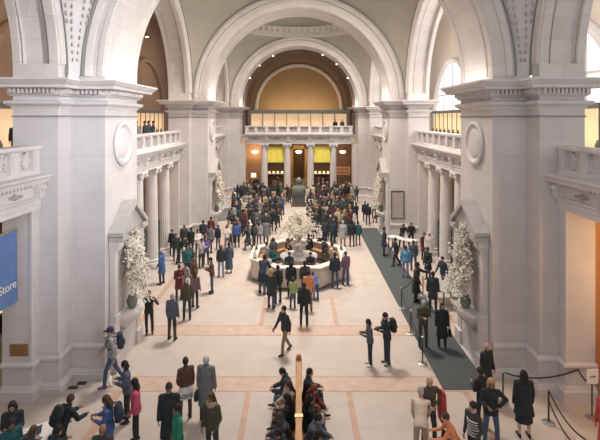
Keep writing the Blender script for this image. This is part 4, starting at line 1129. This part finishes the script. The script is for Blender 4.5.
# ---- foreground, left
a = pp(112, 385, -65, 'walk', 'jacket', 'lgrey', 'denim', 'cap', 'nv', 1.12, 'man in blue cap, light grey hoodie and jeans striding by the left pier', shoe='purple', skin=0); backpack(a, 'navy', 'navy backpack worn by the man in the blue cap')
a = pp(127, 421, -75, 'phone', 'jacket', 'slate', 'black', 'bob', 'bk', 1.0, 'woman in slate blue denim jacket reading a big white sheet, left foreground'); held(a, 'paper', 'big white sheet held by the woman in the slate blue jacket', 0)
a = pp(136, 443, -70, 'stance', 'vest', 'pink', 'black', 'long', 'bk', 1.0, 'woman with long dark hair in bright pink padded vest')
a = pp(109, 464, -80, 'phone', 'jacket', 'blue', 'slate', 'long', 'br', 1.0, 'woman with brown hair in blue jacket looking at her phone, left foreground'); held(a, 'phone', 'phone held by the brown haired woman in the blue jacket', 0); backpack(a, 'navy', 'blue backpack worn by the brown haired woman in the blue jacket')
pp(103, 500, 0, 'stand', 'jacket', 'charcoal', 'black', 'bald', 'br', 1.0, 'balding person whose bare head shows at the bottom edge, lower left')
a = pp(169, 453, 8, 'stand', 'longcoat', 'black', 'charcoal', 'cap', 'dk', 1.05, 'man in black flat cap and long black coat facing the camera, lower left', skin=0)
a = pp(178, 474, -60, 'stand', 'jacket', 'green', 'green', 'short', 'bk', .98, 'person in bright green tracksuit top at the bottom edge')
a = pp(186, 418, -150, 'stance', 'jacket', 'brown', 'brown', 'bun', 'bk', 1.0, 'young woman in brown jacket and white LOVE printed skirt', skin=3)
LOVE = a
a = pp(206, 420, 170, 'stand', 'longcoat', 'grey', 'charcoal', 'short', 'wh', 1.06, 'white haired person in long grey coat seen from behind'); handbag(a, 'charcoal', 'charcoal bag at the side of the white haired person in grey')
a = pp(212, 462, -20, 'stance', 'jacket', 'olive', 'dark', 'long', 'br', 1.02, 'woman in olive brown jacket with a beige scarf at the bottom edge'); SC = a
a = pp(60, 468, 150, 'lean', 'coat', 'black', 'black', 'short', 'br', 1.0, 'person in black coat leaning over the white table, brown hair, lower left'); backpack(a, 'black', 'black backpack worn by the brown haired person leaning on the table')
pp(13, 470, 20, 'phone', 'jacket', 'dark', 'dark', 'long', 'bk', 1.0, 'person with long black hair behind the teal jacket at the bottom left')
pp(10, 492, 50, 'phone', 'jacket', 'teal', 'dark', 'bob', 'bk', 1.0, 'person in teal jacket with black hair in the bottom left corner')
pp(24, 508, 170, 'lean', 'jacket', 'dark', 'dark', 'short', 'br', .98, 'brown haired head bent over the laptop at the bottom edge')
pp(47, 503, 150, 'lean', 'coat', 'black', 'dark', 'short', 'bk', .95, 'person in dark coat cut by the bottom edge in front of the table')
# ---- middle left
a = pp(149, 334, 20, 'camera', 'jacket', 'black', 'black', 'short', 'br', 1.0, 'person in black holding a camera up beside the left niche'); held(a, 'camera', 'camera raised by the person in black beside the left niche')
pp(172, 340, 165, 'stand', 'jacket', 'slate', 'charcoal', 'bald', 'gy', 1.05, 'man in slate jacket with a bald crown, nearest of the left queue')
pp(187, 320, -160, 'stand', 'jacket', 'olive', 'charcoal', 'short', 'gy', 1.02, 'person in olive jacket just behind the man in slate')
pp(195, 308, 160, 'stand', 'jacket', 'mauve', 'dark', 'long', 'br', .98, 'person in mauve jacket with long brown hair in the left queue')
pp(179, 300, 30, 'phone', 'coat', 'maroon', 'dark', 'short', 'bk', .97, 'person in maroon coat looking down in the left queue')
pp(186, 296, -30, 'stance', 'jacket', 'lgrey', 'dark', 'bob', 'bk', .95, 'person in light grey top in the middle of the left queue')
pp(193, 290, 60, 'stand', 'jacket', 'brown', 'charcoal', 'short', 'bk', 1.0, 'person in brown jacket at the back of the left queue')
pp(162, 284, -100, 'stance', 'coat', 'blue', 'navy', 'short', 'gy', 1.05, 'grey haired person in blue coat by the left columns'); 
pp(179, 264, 100, 'lean', 'jacket', 'black', 'black', 'short', 'bk', 1.0, 'person in black bending forward by the left columns')
a = pp(212, 293, -80, 'phone', 'jacket', 'brown', 'denim', 'short', 'bk', 1.02, 'man in brown jacket and blue jeans standing alone, left of the desk')
pp(221, 277, 175, 'stand', 'jacket', 'dark', 'ldenim', 'short', 'rd', 1.0, 'person in dark jacket and pale jeans left of the desk, seen from behind')
pp(229, 273, 190, 'stand', 'jacket', 'slate', 'denim', 'pony', 'bk', .97, 'woman in slate jacket over a long denim skirt, seen from behind', skirt='longdress')
a = pp(206, 265, 10, 'fold', 'jacket', 'purple', 'dark', 'long', 'bk', .98, 'woman in purple jacket and white collar facing the camera, left crowd')
# ---- centre
a = pp(285, 353, -50, 'walk', 'jacket', 'dark', 'khaki', 'short', 'bk', 1.03, 'man in dark jacket and khaki trousers walking across the open floor'); held(a, 'phone', 'phone held by the walking man in khaki trousers')
pp(304, 326, 178, 'stand', 'jacket', 'black', 'black', 'short', 'bk', 1.04, 'man in black suit seen from behind in front of the desk')
a = pp(370, 365, -85, 'phone', 'jacket', 'slate', 'black', 'bob', 'bk', .93, 'woman in slate jacket and black leggings taking a picture, right of centre', shoe='white'); held(a, 'phone', 'phone held out by the woman in black leggings', 0)
a = pp(387, 364, -75, 'phone', 'jacket', 'dark', 'navy', 'short', 'bk', 1.05, 'man in dark jacket with a camera beside the woman in black leggings', shoe='grey'); held(a, 'camera', 'camera held by the man beside the woman in leggings', 0); backpack(a, 'black', 'black backpack worn by the man with the camera')
# ---- carpet and right
pp(423, 348, 8, 'phone', 'jacket', 'olive', 'charcoal', 'short', 'gy', 1.04, 'grey haired man in olive brown jacket walking on the carpet', skin=2)
a = pp(442, 348, -5, 'stand', 'longcoat', 'black', 'black', 'bob', 'bk', .97, 'woman in long black coat walking on the carpet beside the grey haired man'); handbag(a, 'black', 'black handbag held by the woman in the long black coat on the carpet', 0)
pp(486, 397, 25, 'stance', 'coat', 'black', 'charcoal', 'bald', 'gy', .98, 'man with thin grey hair in black coat by the right pier', skin=0)
pp(482, 428, -160, 'phone', 'jacket', 'black', 'dark', 'beanie', 'dk', .95, 'person in a dark hat behind the woman with light brown hair, lower right')
a = pp(491, 447, -10, 'hips', 'jacket', 'black', 'denim', 'long', 'bl', 1.05, 'woman with light brown hair, black jacket and blue jeans, lower right')
pp(524, 437, 178, 'stand', 'longcoat', 'black', 'black', 'long', 'bk', 1.04, 'woman in wide black knee length coat with bare calves seen from behind', skirt='skirt')
a = pp(429, 446, 12, 'hips', 'jacket', 'olive', 'charcoal', 'bald', 'gy', 1.07, 'bald man in olive jacket carrying a red coat, lower right', skin=2); BALD = a
pp(421, 462, 165, 'bend', 'shirt', 'cream', 'tan', 'short', 'gy', 1.05, 'grey haired man in cream shirt and tan trousers leaning forward, lower right')
pp(457, 480, -100, 'lean', 'shirt', 'orange', 'brown', 'short', 'br', .95, 'person in orange top bending over a child, lower right')
a = pp(474, 472, -60, 'stance', 'shirt', 'charcoal', 'black', 'short', 'bk', 1.0, 'person in black and white striped top, lower right'); STR = a
pp(444, 478, 170, 'stand', 'shirt', 'mauve', 'mauve', 'bob', 'bk', .66, 'small child with dark hair and pale purple top at the bottom edge')
pp(607, 462, -80, 'stance', 'longcoat', 'red', 'dark', 'long', 'bk', 1.05, 'person in long red coat cut by the right edge', skin=1)
# ---- right middle cluster
pp(384, 256, 80, 'stand', 'coat', 'navy', 'dark', 'short', 'bk', 1.04, 'person in navy coat at the left end of the long white table')
pp(402, 248, 10, 'lean', 'jacket', 'black', 'black', 'short', 'bk', 1.0, 'left one of two people in black behind the long white table')
pp(411, 247, -10, 'lean', 'jacket', 'black', 'black', 'short', 'br', 1.02, 'right one of two people in black behind the long white table')
pp(396, 266, -80, 'walk', 'jacket', 'black', 'black', 'short', 'bk', .97, 'person in black walking left in front of the white table')
pp(405.5, 278, 165, 'stand', 'puffer', 'lblue', 'ldenim', 'short', 'bk', 1.0, 'person in light blue padded jacket and pale jeans seen from behind')
pp(413.5, 271, 180, 'stand', 'jacket', 'slate', 'denim', 'short', 'br', 1.0, 'person in slate jacket next to the light blue padded jacket')
pp(429, 262, 0, 'stand', 'coat', 'white', 'grey', 'hood', 'wh', 1.05, 'person in white hooded coat among the right columns')
pp(424, 260, 20, 'stance', 'coat', 'maroon', 'dark', 'short', 'bk', .97, 'person in maroon coat next to the white hooded coat')
pp(428, 280, -60, 'stance', 'coat', 'black', 'black', 'short', 'bk', 1.02, 'person in black coat below the white hooded coat')
pp(416, 302, 75, 'point', 'longcoat', 'black', 'black', 'short', 'bk', 1.08, 'tall man in long black coat pointing right at the carpet edge')
pp(433, 312, 170, 'stand', 'coat', 'dark', 'black', 'short', 'bk', 1.03, 'person in dark coat behind the couple on the carpet')
pp(443, 290, -60, 'walk', 'jacket', 'navy', 'denim', 'short', 'bk', 1.0, 'person in navy jacket and jeans beside the grey topped table')
pp(368, 225.5, 170, 'stand', 'jacket', 'black', 'charcoal', 'short', 'bk', 1.03, 'person in black standing at the far end of the carpet')
pp(374, 219, 180, 'stand', 'shirt', 'white', 'black', 'short', 'bk', 1.0, 'person in white shirt and black trousers by the far right blossoms', hi=False)
pp(379.5, 222, -60, 'sit', 'jacket', 'maroon', 'brown', 'short', 'bk', 1.0, 'person in maroon seated below the far right blossoms', hi=False)
# ---- around the desk
pp(262.5, 293.5, 165, 'lean', 'coat', 'navy', 'slate', 'short', 'bk', 1.1, 'tall person in navy coat leaning on the left of the desk')
pp(271, 308, 150, 'stand', 'coat', 'dark', 'denim', 'long', 'bl', 1.03, 'woman with light brown hair and dark coat, left front of the desk')
pp(278, 303, -150, 'stand', 'jacket', 'black', 'charcoal', 'short', 'bk', 1.02, 'person in black between the brown haired woman and the desk')
pp(291, 297, 178, 'stand', 'coat', 'black', 'black', 'bob', 'bk', .98, 'woman in black coat at the front face of the desk')
pp(293, 308, 160, 'stance', 'jacket', 'lime', 'denim', 'bob', 'br', .80, 'child in lime green jacket in front of the desk')
pp(305, 297, 182, 'stand', 'jacket', 'charcoal', 'dark', 'beanie', 'dk', 1.0, 'person in charcoal with dark hat leaning at the desk front')
pp(308.5, 311, 176, 'stand', 'shirt', 'orange', 'khaki', 'short', 'bk', 1.05, 'broad man in orange shirt in front of the desk')
pp(316, 300, 200, 'bend', 'jacket', 'blue', 'blue', 'short', 'br', .8, 'child in blue beside the man in the orange shirt')
pp(335, 288, 180, 'stand', 'jacket', 'navy', 'denim', 'short', 'bk', 1.04, 'man in navy vest and jeans at the right front of the desk')
pp(346, 285, 205, 'stance', 'jacket', 'mauve', 'denim', 'short', 'br', 1.0, 'man in mauve shirt and jeans at the right corner of the desk')
INS = [(-1.5, 1.0, 200, 'slate', 'br'), (-1.75, .1, -90, 'lgrey', 'bk'), (-1.4, -.95, -30, 'teal', 'bk'), (-.5, -1.75, 0, 'dark', 'bk'), (.6, -1.75, 10, 'black', 'bk'), (1.45, -1.1, 40, 'olive', 'br'),
       (1.8, -.1, 90, 'cream', 'bk'), (1.5, .95, 130, 'charcoal', 'bk'), (.6, 1.75, 170, 'black', 'bk'), (-.55, 1.75, 190, 'brown', 'bk')]
INW = ['far left corner', 'left side', 'near left corner', 'front, left one', 'front, right one', 'near right corner', 'right side', 'far right corner', 'rear, right one', 'rear, left one']
for (dx, dy, yw, c, hc), w_ in zip(INS, INW):
    person(dx, DY+dy, yw, 'phone' if dy < .5 else 'stand', 'jacket', c, 'black', 'short', hc, .98, False, label='attendant in %s top standing inside the desk ring, %s' % (WORD[c], w_))
# ---- seated on the bench
SEAT = [(-.24, 13.2, -90, 'slump', 'dark', 'bk', 'short'), (-.22, 12.55, -60, 'sit', 'tan', 'br', 'long'), (-.24, 11.9, -95, 'sit', 'black', 'bk', 'long'), (-.24, 11.25, -80, 'slump', 'charcoal', 'br', 'short'), (-.24, 10.6, -95, 'slump', 'dark', 'bk', 'short'), (-.24, 9.9, -85, 'slump', 'black', 'bk', 'short'),
        (.24, 13.1, 90, 'sit', 'dark', 'bk', 'short'), (.22, 12.5, 60, 'slump', 'maroon', 'rd', 'long'), (.24, 11.85, 95, 'sit', 'black', 'bk', 'long'), (.24, 11.2, 80, 'slump', 'slate', 'bk', 'short'), (.24, 10.55, 95, 'slump', 'black', 'bk', 'bob'), (.24, 9.9, 90, 'sit', 'dark', 'br', 'short')]
OR5 = ['farthest', 'second farthest', 'third farthest', 'fourth farthest', 'fifth farthest', 'nearest']
for q, (x, y, yw, po_, c, hc, hr) in enumerate(SEAT):
    left = x < 0; i_ = q if left else q-6
    lab = '%s seated person on the %s side of the bench, in a %s jacket' % (OR5[i_], 'left' if left else 'right', WORD[c])
    a = person(x, y, yw, po_, 'coat' if q % 2 else 'puffer', c, ['denim', 'black', 'dark', 'navy'][q % 4], hr, hc, 1.0, True, label=lab, z=.005)
    if q in (1, 7): held(a, 'paper', 'folded white map held by the seated person in %s on the bench' % WORD[c], 0)
    if q in (3, 8):
        t = put(MB().lathe([(.09, 0), (.13, .03), (.14, .12), (.11, .2), (.05, .22)], n=14), 'lap_bag', cmat('charcoal' if q == 3 else 'lgrey'), Matrix.Translation((x*2.3, y-.05, .64)), ['dark', 'pale grey'][q == 8]+' bag on the lap of a seated person on the bench', 'bag', smooth=True)

# details on some people -------------------------------------------------
o, J, W = LOVE
m = MB(); n = 24; rings = []
for f_, r, r2 in ((0, .175, .14), (.5, .225, .20), (1, .275, .245)):
    rings.append([(r*(1+.05*math.cos(q*PI/2)*f_)*math.cos(2*PI*q/n), r2*(1+.05*math.cos(q*PI/2)*f_)*math.sin(2*PI*q/n), .96-.30*f_) for q in range(n)])
m.loft(rings, True, True); sk_ = m.build('printed_skirt', cmat('white'), o, smooth=True); sk_['label'] = 'white skirt printed LOVE in black'
for q, chh in enumerate('LOVE'):                         # letters wrap round the skirt, readable from behind-left of her
    Wr = W.to_3x3().inverted() @ Vector((.25, -1, 0)); base = math.atan2(Wr.y, Wr.x)
    aa = base+(q-1.5)*.40; rr = .275
    nx, ny = math.cos(aa), math.sin(aa)
    M4 = Matrix(((-ny, 0, nx, rr*.97*nx), (nx, 0, ny, rr*.92*ny), (0, 1, 0, .71), (0, 0, 0, 1)))
    text_mesh(chh, .17, 'skirt_letter', cmat('black'), o, M4)
o, J, W = SC
MB().lathe([(.11, -.06), (.13, -.02), (.12, .04), (.085, .07)], tuple(J['neck']), 20).build('scarf', cmat('tan'), o, smooth=True)
o, J, W = BALD
m = MB(); n = 14; rings = []; c = J['arm0'][1]
for z, rx, ry in ((.1, .05, .09), (0, .09, .14), (-.3, .10, .17), (-.6, .07, .14), (-.68, .03, .08)):
    rings.append([(c.x+rx*(1+.15*math.cos(3*q))*math.cos(2*PI*q/n), c.y+ry*math.sin(2*PI*q/n), c.z+z) for q in range(n)])
m.loft(rings); put(m, 'carried_coat', cmat('red'), W, 'red coat hanging over the arm of the bald man in olive', 'coat')
o, J, W = STR
m = MB()
for k_ in range(6):
    z = .02+k_*.07; c = J['pel']+J['up']*z; n = 20; R1 = [.166, .155, .148, .150, .158, .166][k_]+.012; R2 = [.118, .109, .103, .106, .112, .118][k_]+.012
    m.loft([[tuple(c+J['up']*dz+Vector((R1*math.cos(2*PI*q/n), 0, 0))+J['fw']*R2*math.sin(2*PI*q/n)) for q in range(n)] for dz in (-.012, .012)], True, True)
m.build('white_stripes', cmat('white'), o)

# ---- hand placed people farther back: px, py(feet), yaw, top colour, legs, pose, hair
B1 = '''176 261 20 dark dark stand short bk|191 254 170 black black stand short bk|198 257 40 white dark fold bob bk|203 246 180 dark dark stand short bk|211 242 170 maroon dark stand short bk|210 253 150 grey dark stance short br|218 250 -30 navy denim stand bob bk
227 250 30 white grey phone long br|232 243 180 dark charcoal stand short bk|237 248 190 blue black stand short br|243 233 170 maroon dark stance short bk|250 230 -20 black black stand short bk|258 231 200 grey denim stand short bk|248 250 -80 dark black walk short bk|254 249 70 dark dark phone short bk|259 247 160 lgrey denim stand long br|266 245 190 grey black stand short bk
274 232 0 black black stand short bk|278 229 30 dark dark fold bob bk|266 219 10 olive black stand short bk|233 226 180 lgrey black stand short bk|201 268 60 lgrey charcoal phone short br|193 272 -60 dark dark lean short bk|187 278 40 teal dark stand bob bk|172 256 -20 black navy stand short bk|184 251 10 charcoal dark stance long bk
325 244 180 dark navy stand short bk|332.5 245 170 navy navy stand bob br|343 247 180 lgrey grey stand short gy|352 247 190 black dark stand short bk|358 246 170 teal olive stand short bk|351 218 20 dark black stand short bk|365 222 -10 black black stand short bk|356 224 200 black charcoal fold short bk|346 230 40 dark dark phone short bk|338 232 -60 cream tan stand bob bl|331 229 160 maroon dark stand short br'''
for i_, row in enumerate(B1.replace('\n', '|').split('|')):
    px, py, yw, tc, lc, po_, hr, hc = row.split()
    x, y = fl(float(px), float(py))
    person(x, y, float(yw), po_, ['jacket', 'coat', 'puffer'][i_ % 3] if tc not in ('white',) else 'shirt', tc, lc, hr, hc, .96+.015*(i_ % 6), False)
# ---- the dense crowd: regions in the place, minimum spacing kept
rnd = random.Random(42)
occ = [(p['x'], p['y']) for p in PEOPLE]
def crowd(n, x0, x1, y0, y1, dark=.6, sp=.46):
    c = 0; tries = 0
    while c < n and tries < 4000:
        tries += 1; x = rnd.uniform(x0, x1); y = rnd.uniform(y0, y1)
        if any((x-a)**2+(y-b)**2 < sp*sp for a, b in occ): continue
        if abs(x) < 1.1 and 43.3 < y < 45.0: continue
        if y > 49 and any(abs(x-q) < .8 for q in (-3.85, -1.3, 1.3, 3.85)): continue
        if x*x+(y-DY)**2 < 3.6**2: continue
        if (x+6.8)**2+(y-38.4)**2 < 1.2: continue
        if 54.8 < y < 56.5 and abs(x) > 1.1: continue
        occ.append((x, y)); c += 1
        tc = rnd.choice(['black', 'dark', 'navy', 'charcoal', 'black', 'dark']) if rnd.random() < dark else rnd.choice(['teal', 'olive', 'slate', 'brown', 'maroon', 'grey', 'lgrey', 'cream', 'blue', 'cream', 'white', 'khaki', 'tan', 'mauve', 'charcoal', 'grey'])
        lc = rnd.choice(['black', 'dark', 'denim', 'charcoal', 'navy', 'black', 'khaki'])
        hr, hc = rnd.choice([('short', 'bk'), ('short', 'br'), ('bob', 'bk'), ('long', 'br'), ('short', 'bk'), ('beanie', 'dk'), ('long', 'bl'), ('short', 'gy')])
        person(x, y, rnd.uniform(0, 360), rnd.choice(['stand', 'stand', 'stance', 'walk', 'phone', 'fold']), rnd.choice(['jacket', 'jacket', 'coat', 'puffer']), tc, lc, hr, hc, rnd.uniform(.92, 1.05), False)
crowd(30, -6.3, -1.2, 46.2, 50.8)
crowd(34, 1.0, 6.0, 45.6, 50.5)
crowd(32, -6.0, -1.3, 39.5, 46)
crowd(40, .8, 4.8, 38, 45.6)
crowd(24, -5.4, -1.6, 34, 39.5, .7)
crowd(40, .8, 4.2, 32.4, 38)
crowd(6, -1.6, .9, 45.2, 49)
crowd(7, -5.5, -1.2, 51, 54)
crowd(6, 1.2, 5.5, 51, 54)
crowd(6, -.8, .8, 50.5, 56)
crowd(4, 1.0, 2.6, 31, 33)
crowd(12, -6.0, -1.8, 30.2, 34.5)
crowd(4, -6.8, -5.9, 42, 47.5)
# people on the galleries
for x, y, yw, c, lab in ((4.3-.2, 50.35, 0, 'black', 'left one of two dark figures at the end balcony rail'), (4.9, 50.4, 10, 'dark', 'right one of two dark figures at the end balcony rail'),
    (-8.9, 25.7, 90, 'black', 'nearest dark figure at the left middle balcony rail'), (-8.95, 26.5, 80, 'dark', 'second dark figure at the left middle balcony rail'), (-8.9, 27.2, 100, 'navy', 'figure in navy at the left middle balcony rail'), (-9.0, 24.7, 60, 'grey', 'figure in grey at the left middle balcony rail'),
    (-12.7, 20.0, 20, 'dark', 'dark figure in the left gallery at the left picture edge')):
    person(x, y, yw, 'stance', 'jacket', c, 'black', 'short', 'bk', 1.0, False, z=ZF+.002, label=lab)

# ---- labels for the unnamed crowd: look + zone, then rank from the left
def zone(x, y):
    if y > 50.6: return 'behind the far columns'
    if y > 45.4: return 'by the far columns, %s' % ('left' if x < -1 else 'right' if x > 1 else 'centre')
    if y > 38.8: return 'in the dense crowd %s of the bust' % ('left' if x < 0 else 'right')
    if y > 31: return 'in the crowd behind the desk, %s side' % ('left' if x < 0 else 'right')
    return 'in the group %s the desk' % ('left of' if x < 0 else 'right of')
TOPW = dict(jacket='jacket', coat='coat', puffer='padded jacket', shirt='shirt', longcoat='long coat', vest='vest')
HW = dict(short='', bob=', bobbed hair', long=', long hair', beanie=', dark hat', bun=', bun', pony='', bald='')
G = {}
for p in PEOPLE:
    if p['manual']: continue
    G.setdefault((p['tc'], p['top'], zone(p['x'], p['y'])), []).append(p)
OR = ['leftmost', 'second from left', 'third from left', 'fourth from left', 'fifth from left', 'sixth from left', 'seventh from left', 'eighth from left', 'ninth from left', 'tenth from left']
for (tc, top, zn), L_ in G.items():
    L_.sort(key=lambda p: p['x']/p['y'])
    for q, p in enumerate(L_):
        lab = 'person in %s %s %s' % (WORD[tc], TOPW[top], zn)
        if len(L_) > 1: lab += ', '+(OR[q] if q < len(L_)-1 else 'rightmost')
        else:
            lw = lab+HW.get(p['hair'], '')
            if len(lw.split()) <= 16: lab = lw
        lab = lab.replace('in the dense crowd', 'in the crowd') if len(lab.split()) > 16 else lab
        if len(lab.split()) > 16: lab = lab.replace('padded jacket', 'anorak').replace('light grey', 'pale grey').replace('in the crowd behind', 'behind')
        p['o']['label'] = lab; p['o']['group'] = 'visitors in the crowd'

# ================================================================== light, world, camera
wd = bpy.data.worlds.new('World'); scene.world = wd; wd.use_nodes = True
bg = wd.node_tree.nodes['Background']; bg.inputs['Color'].default_value = (.92, .93, 1.0, 1); bg.inputs['Strength'].default_value = 1.5
def area(name, loc, rot, sx, sy, power, color=(1, 1, 1), spread=None):
    l = bpy.data.lights.new(name, 'AREA'); l.shape = 'RECTANGLE'; l.size = sx; l.size_y = sy; l.energy = power; l.color = color
    if spread: l.spread = math.radians(spread)
    o = bpy.data.objects.new(name, l); COL.objects.link(o); o.location = loc; o.rotation_euler = [math.radians(a) for a in rot]; return o
def point(name, loc, power, color=(1, .75, .45), r=.25):
    l = bpy.data.lights.new(name, 'POINT'); l.energy = power; l.color = color; l.shadow_soft_size = r
    o = bpy.data.objects.new(name, l); COL.objects.link(o); o.location = loc; return o
for yc, pw in zip(BAY, (90, 2250, 2100)):
    area('skylight_lamp', (0, yc, 20.6), (0, 0, 0), 3.4, 3.4, pw, (1, .88, .78), 122)
def aimed(name, loc, to, sx, sy, power, color):
    o = area(name, loc, (0, 0, 0), sx, sy, power, color); o.rotation_euler = (Vector(to)-Vector(loc)).to_track_quat('-Z', 'Y').to_euler(); return o
w0 = aimed('window_daylight', (11.5, 0.0, 13.5), (-8.6, 13.2, 11.2), 3, 3, 1250, (.94, .95, 1)); w0.data.spread = math.radians(46)
aimed('window_daylight', (14.0, BAY[1], 12.2), (-7, BAY[1]+1, 7), 6, 3.5, 800, (1, .97, .95))
aimed('window_daylight', (14.0, BAY[2], 12.2), (-7, BAY[2]+1, 7), 6, 3.5, 600, (1, .97, .95))
for yc, pw in zip(YA, (12, 26, 26)):
    for s in (-1, 1):
        o_ = area('cornice_uplight', (s*6.15, yc, 10.02), (0, 0, 0), .35, 2.2, pw, (1, .90, .80)); o_.rotation_euler = (PI, s*math.radians(28), 0)
# warm floods of the end gallery, shop and aisles
area('end_gallery_flood', (0, 57.6, 9.6), (125, 0, 0), 9, .5, 170, (1, .74, .44))
area('end_gallery_flood', (0, 58.9, 7.2), (180, 0, 0), 9, .5, 90, (1, .74, .44))
for x in (-5.2, -2.6, 2.6, 5.2): point('shop_lamp', (x, 53.4, 4.6), 70, (1, .68, .40))
point('corridor_lamp', (0, 61, 4.6), 160, (1, .75, .42))
for s in (-1, 1):
    for y in (21, 28, 38, 45):
        point('aisle_lamp', (s*10.8, y, 5.4), 55, (1, .74, .48))
    for y in (20, 30, 42):
        point('gallery_lamp', (s*11.3, y, 13.5), 150 if s < 0 else 260, (1, .78, .52) if s < 0 else (1, .93, .85), .5)
point('portal_lamp', (10.6, 11.8, 4.4), 240, (1, .55, .24), .4)
point('portal_lamp', (-11.0, 13.5, 4.6), 60, (1, .7, .42), .4)

cam = bpy.data.cameras.new('camera'); co = bpy.data.objects.new('camera', cam); COL.objects.link(co)
cam.sensor_fit = 'HORIZONTAL'; cam.sensor_width = 36; cam.lens = 36*F/600
cam.shift_x = (300-VX)/600; cam.shift_y = -(220-HY)/600
cam.clip_end = 300; cam.clip_start = .1
co.location = (0, 0, H); co.rotation_euler = (math.radians(90), 0, 0)
scene.camera = co
vs_ = scene.view_settings; vs_.view_transform = 'Standard'; vs_.look = 'None'; vs_.gamma = 1; vs_.use_curve_mapping = False; vs_.exposure = 0.0
